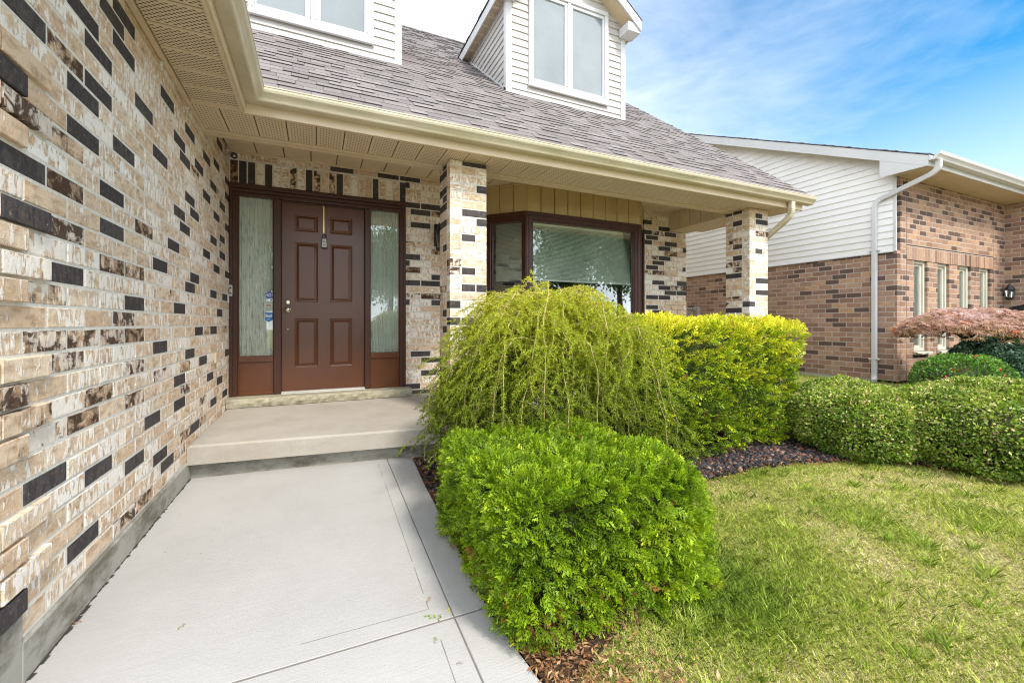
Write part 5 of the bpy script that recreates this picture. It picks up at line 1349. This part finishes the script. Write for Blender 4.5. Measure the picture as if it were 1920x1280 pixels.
s_ = strip(16000, 4.6, 7.58, 2.7, 6.4); tag(npmesh('side_yard_grass', s_[0], 4, s_[1], M['grass']), kind='stuff')
print('blades', len(V4))
# fallen scraps on the path
def scrap(x, y, c, lab, s=.012, kind='cedar_scrap'):
    """small cedar scrap: a flat spray"""
    P = np.array([[x, y, PT + .004]]); X = nrm(np.array([[ru(-1, 1), ru(-1, 1), .08]])); N = np.array([[0, 0, 1.]])
    V, T = sprays(P, N, X, np.array([s]), np.array([[c[0], .8, 0]]), spray_template(4, False), .1); T[:, 0] = c[0]
    o = npmesh(kind, V, 4, T, M[c[1]]); tag(o, lab, 'leaf scrap', 'leaf scraps on the concrete path')
for x, y, c, lab, s in ((-.42, 1.875, (.4, 'cedar'), 'green leaf scrap alone in the middle of the concrete path', .03), (.42, 1.545, (.3, 'cedar'), 'dark green scrap just above the path joint, closest to the clipped cedar', .035), (.40, 1.523, (.55, 'cedar'), 'largest green scrap, lying on the path joint', .05),
                        (.44, 1.535, (.8, 'gold'), 'yellowish scrap beside the path joint', .03), (.375, 1.44, (.4, 'cedar'), 'green scrap just below the path joint', .03), (.41, 1.66, (.6, 'litter'), 'reddish brown curled scrap near the path edge line', .035),
                        (.40, 1.30, (.1, 'litter'), 'dark brown scrap nearest the bottom of the path', .022), (-.76, 2.04, (.5, 'litter'), 'orange brown scrap in the corner of the path and the side wall', .04),
                        (.40, 3.1, (.5, 'litter'), 'tiny brown scrap on the path near the porch step', .02)): scrap(x, y, c, lab, s)
# ------------------------------------------------------------------ street trees behind the viewer (seen only mirrored in the glass)
tree0 = None
for i, (x, y, s, lab) in enumerate(((-3.5, -17, 1.0, 'leafy street tree across the road, mirrored in the door glass'), (4.5, -19, 1.15, 'leafy street tree across the road, mirrored in the right sidelight'), (15.5, -15, 1.35, 'leafy street tree across the road, right of the bay window view'), (20.5, -16, 1.5, 'tall leafy street tree across the road, far to the right'), (-12, -19, 1.2, 'leafy street tree across the road, far to the left'))):
    if tree0 is None:
        t = thing('street_tree', lab, 'tree', (0, 0, -1.2), 0, 'street trees across the road'); n = 9000
        cl = nrm(rng.normal(size=(26, 3))) * rng.uniform(.4, 1, (26, 1)) * np.array([2.2, 2.2, 2.0]) + np.array([0, 0, 3.4]); k = rng.integers(0, 26, n)
        P = cl[k] + nrm(rng.normal(size=(n, 3))) * rng.uniform(.3, 1.1, (n, 1)); D = randdir(n)
        cr = npmesh('crown', kites(P, D, perp(D), rng.uniform(.14, .26, n), rng.uniform(.08, .15, n)), 4, np.stack([rng.uniform(0, 1, n), rng.uniform(0, 1, n), rng.uniform(0, 1, n)], 1), M['tree'], t)
        m = MB(); m.tube([(0, 0, -1.2), (0.05, 0, 1.0), (0, .1, 3.4)], [.22, .16, .07], 10)
        for q in range(6): m.tube([(0, 0, 1. + q * .3), (math.cos(q) * 1.2, math.sin(q) * 1.2, 2.6 + q * .3)], [.07, .02], 6)
        tr = m.build('trunk', M['bark'], t); tree0 = (t, cr, tr)
    else:
        t = tree0[0].copy(); COL.objects.link(t)
        for c in tree0[1:]: q = c.copy(); COL.objects.link(q); q.parent = t
        t['label'] = lab
    t.location = (x, y, -1.2); t.scale = (s, s, s); t.rotation_euler = (0, 0, i * 1.7)
# ================================================================== SKY, SUN, CAMERA
SUN_EL, SUN_AZ = math.radians(49), math.radians(163)       # azimuth measured from +Y towards +X
w = bpy.data.worlds.new('World'); S.world = w; w.use_nodes = True; nt = w.node_tree; nt.nodes.clear()
class WN(NT):
    def __init__(s, t): s.t = t
t = WN(nt); out = nt.nodes.new('ShaderNodeOutputWorld'); bg = nt.nodes.new('ShaderNodeBackground')
sky = nt.nodes.new('ShaderNodeTexSky'); sky.sky_type = 'NISHITA'; sky.sun_disc = False; sky.sun_elevation = SUN_EL; sky.sun_rotation = SUN_AZ
sky.air_density = 1.0; sky.dust_density = .3; sky.ozone_density = 2.2
tc = nt.nodes.new('ShaderNodeTexCoord'); g = tc.outputs['Generated']; sp = t.n('SeparateXYZ', i0=g); X_, Y_, Z_ = sp.outputs
hs = t.n('HueSaturation'); hs.inputs['Saturation'].default_value = 1.4; hs.inputs['Value'].default_value = 1.4; t.put(hs.inputs['Color'], sky.outputs[0])
# thin cirrus, thickening to the left of the house and toward the horizon
v1 = t.scl(g, (2.2, 2.2, 6.5), (.35, .2, .5)); v2 = t.scl(g, (5, 5, 15), (.5, -.3, .9))
c1 = t.noise(v1, 1.3, 6, .62, .6); c2 = t.noise(v2, 1.6, 5, .6, .4)
nn_ = t.math('ADD', t.math('MULTIPLY', c1, .65), t.math('MULTIPLY', c2, .35))
east = t.math('SUBTRACT', t.math('MULTIPLY', X_, .95), t.math('MULTIPLY', Y_, .48))   # grows to the right of the picture
cl = t.math('ADD', t.math('MULTIPLY', nn_, .95), t.math('MULTIPLY', east, -1.25))
cl = t.math('ADD', cl, t.math('MULTIPLY', Z_, -.95)); cl = t.math('ADD', cl, .84)
cl = t.step(cl, 0., 1.0)
hz_ = t.step(Z_, .10, .40, .80, 0.)
cl = t.math('MAXIMUM', cl, t.math('MULTIPLY', hz_, 1.))
bright = t.math('MAXIMUM', t.step(Y_, .15, -.55, 1., 2.0), t.step(X_, -.25, -.8, 1., 2.0))  # clouds behind and left of the view, brightened to add fill light
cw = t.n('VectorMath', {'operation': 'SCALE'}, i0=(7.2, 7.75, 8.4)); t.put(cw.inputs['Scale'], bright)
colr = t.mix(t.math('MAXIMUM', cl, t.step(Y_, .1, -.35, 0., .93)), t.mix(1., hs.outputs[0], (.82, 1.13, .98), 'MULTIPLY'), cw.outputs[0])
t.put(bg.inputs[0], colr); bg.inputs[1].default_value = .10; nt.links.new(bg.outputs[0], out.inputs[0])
sl = bpy.data.lights.new('sun', 'SUN'); sl.energy = 2.4; sl.angle = math.radians(11); sl.color = (1, .94, .84)
so = bpy.data.objects.new('sun', sl); COL.objects.link(so)
dv = Vector((math.sin(SUN_AZ) * math.cos(SUN_EL), math.cos(SUN_AZ) * math.cos(SUN_EL), math.sin(SUN_EL))); so.rotation_euler = dv.to_track_quat('Z', 'Y').to_euler()
cd = bpy.data.cameras.new('camera'); cd.sensor_width = 36; cd.lens = 801 / 1920 * 36; cd.shift_y = -34 / 1920; cd.clip_start = .05; cd.clip_end = 500
co = bpy.data.objects.new('camera', cd); COL.objects.link(co); co.location = (0, 0, 0); co.rotation_euler = (PI / 2, 0, -math.radians(24.616)); S.camera = co
S.view_settings.view_transform = 'Standard'; S.view_settings.look = 'None'; S.view_settings.gamma = 1; S.view_settings.exposure = 0.85
S.cycles.use_adaptive_sampling = False; S.cycles.denoising_prefilter = 'NONE'; S.cycles.filter_width = 1.15; S.cycles.max_bounces = 8; S.cycles.transparent_max_bounces = 12; S.cycles.diffuse_bounces = 5
try: S.cycles.use_denoising = True
except Exception: pass
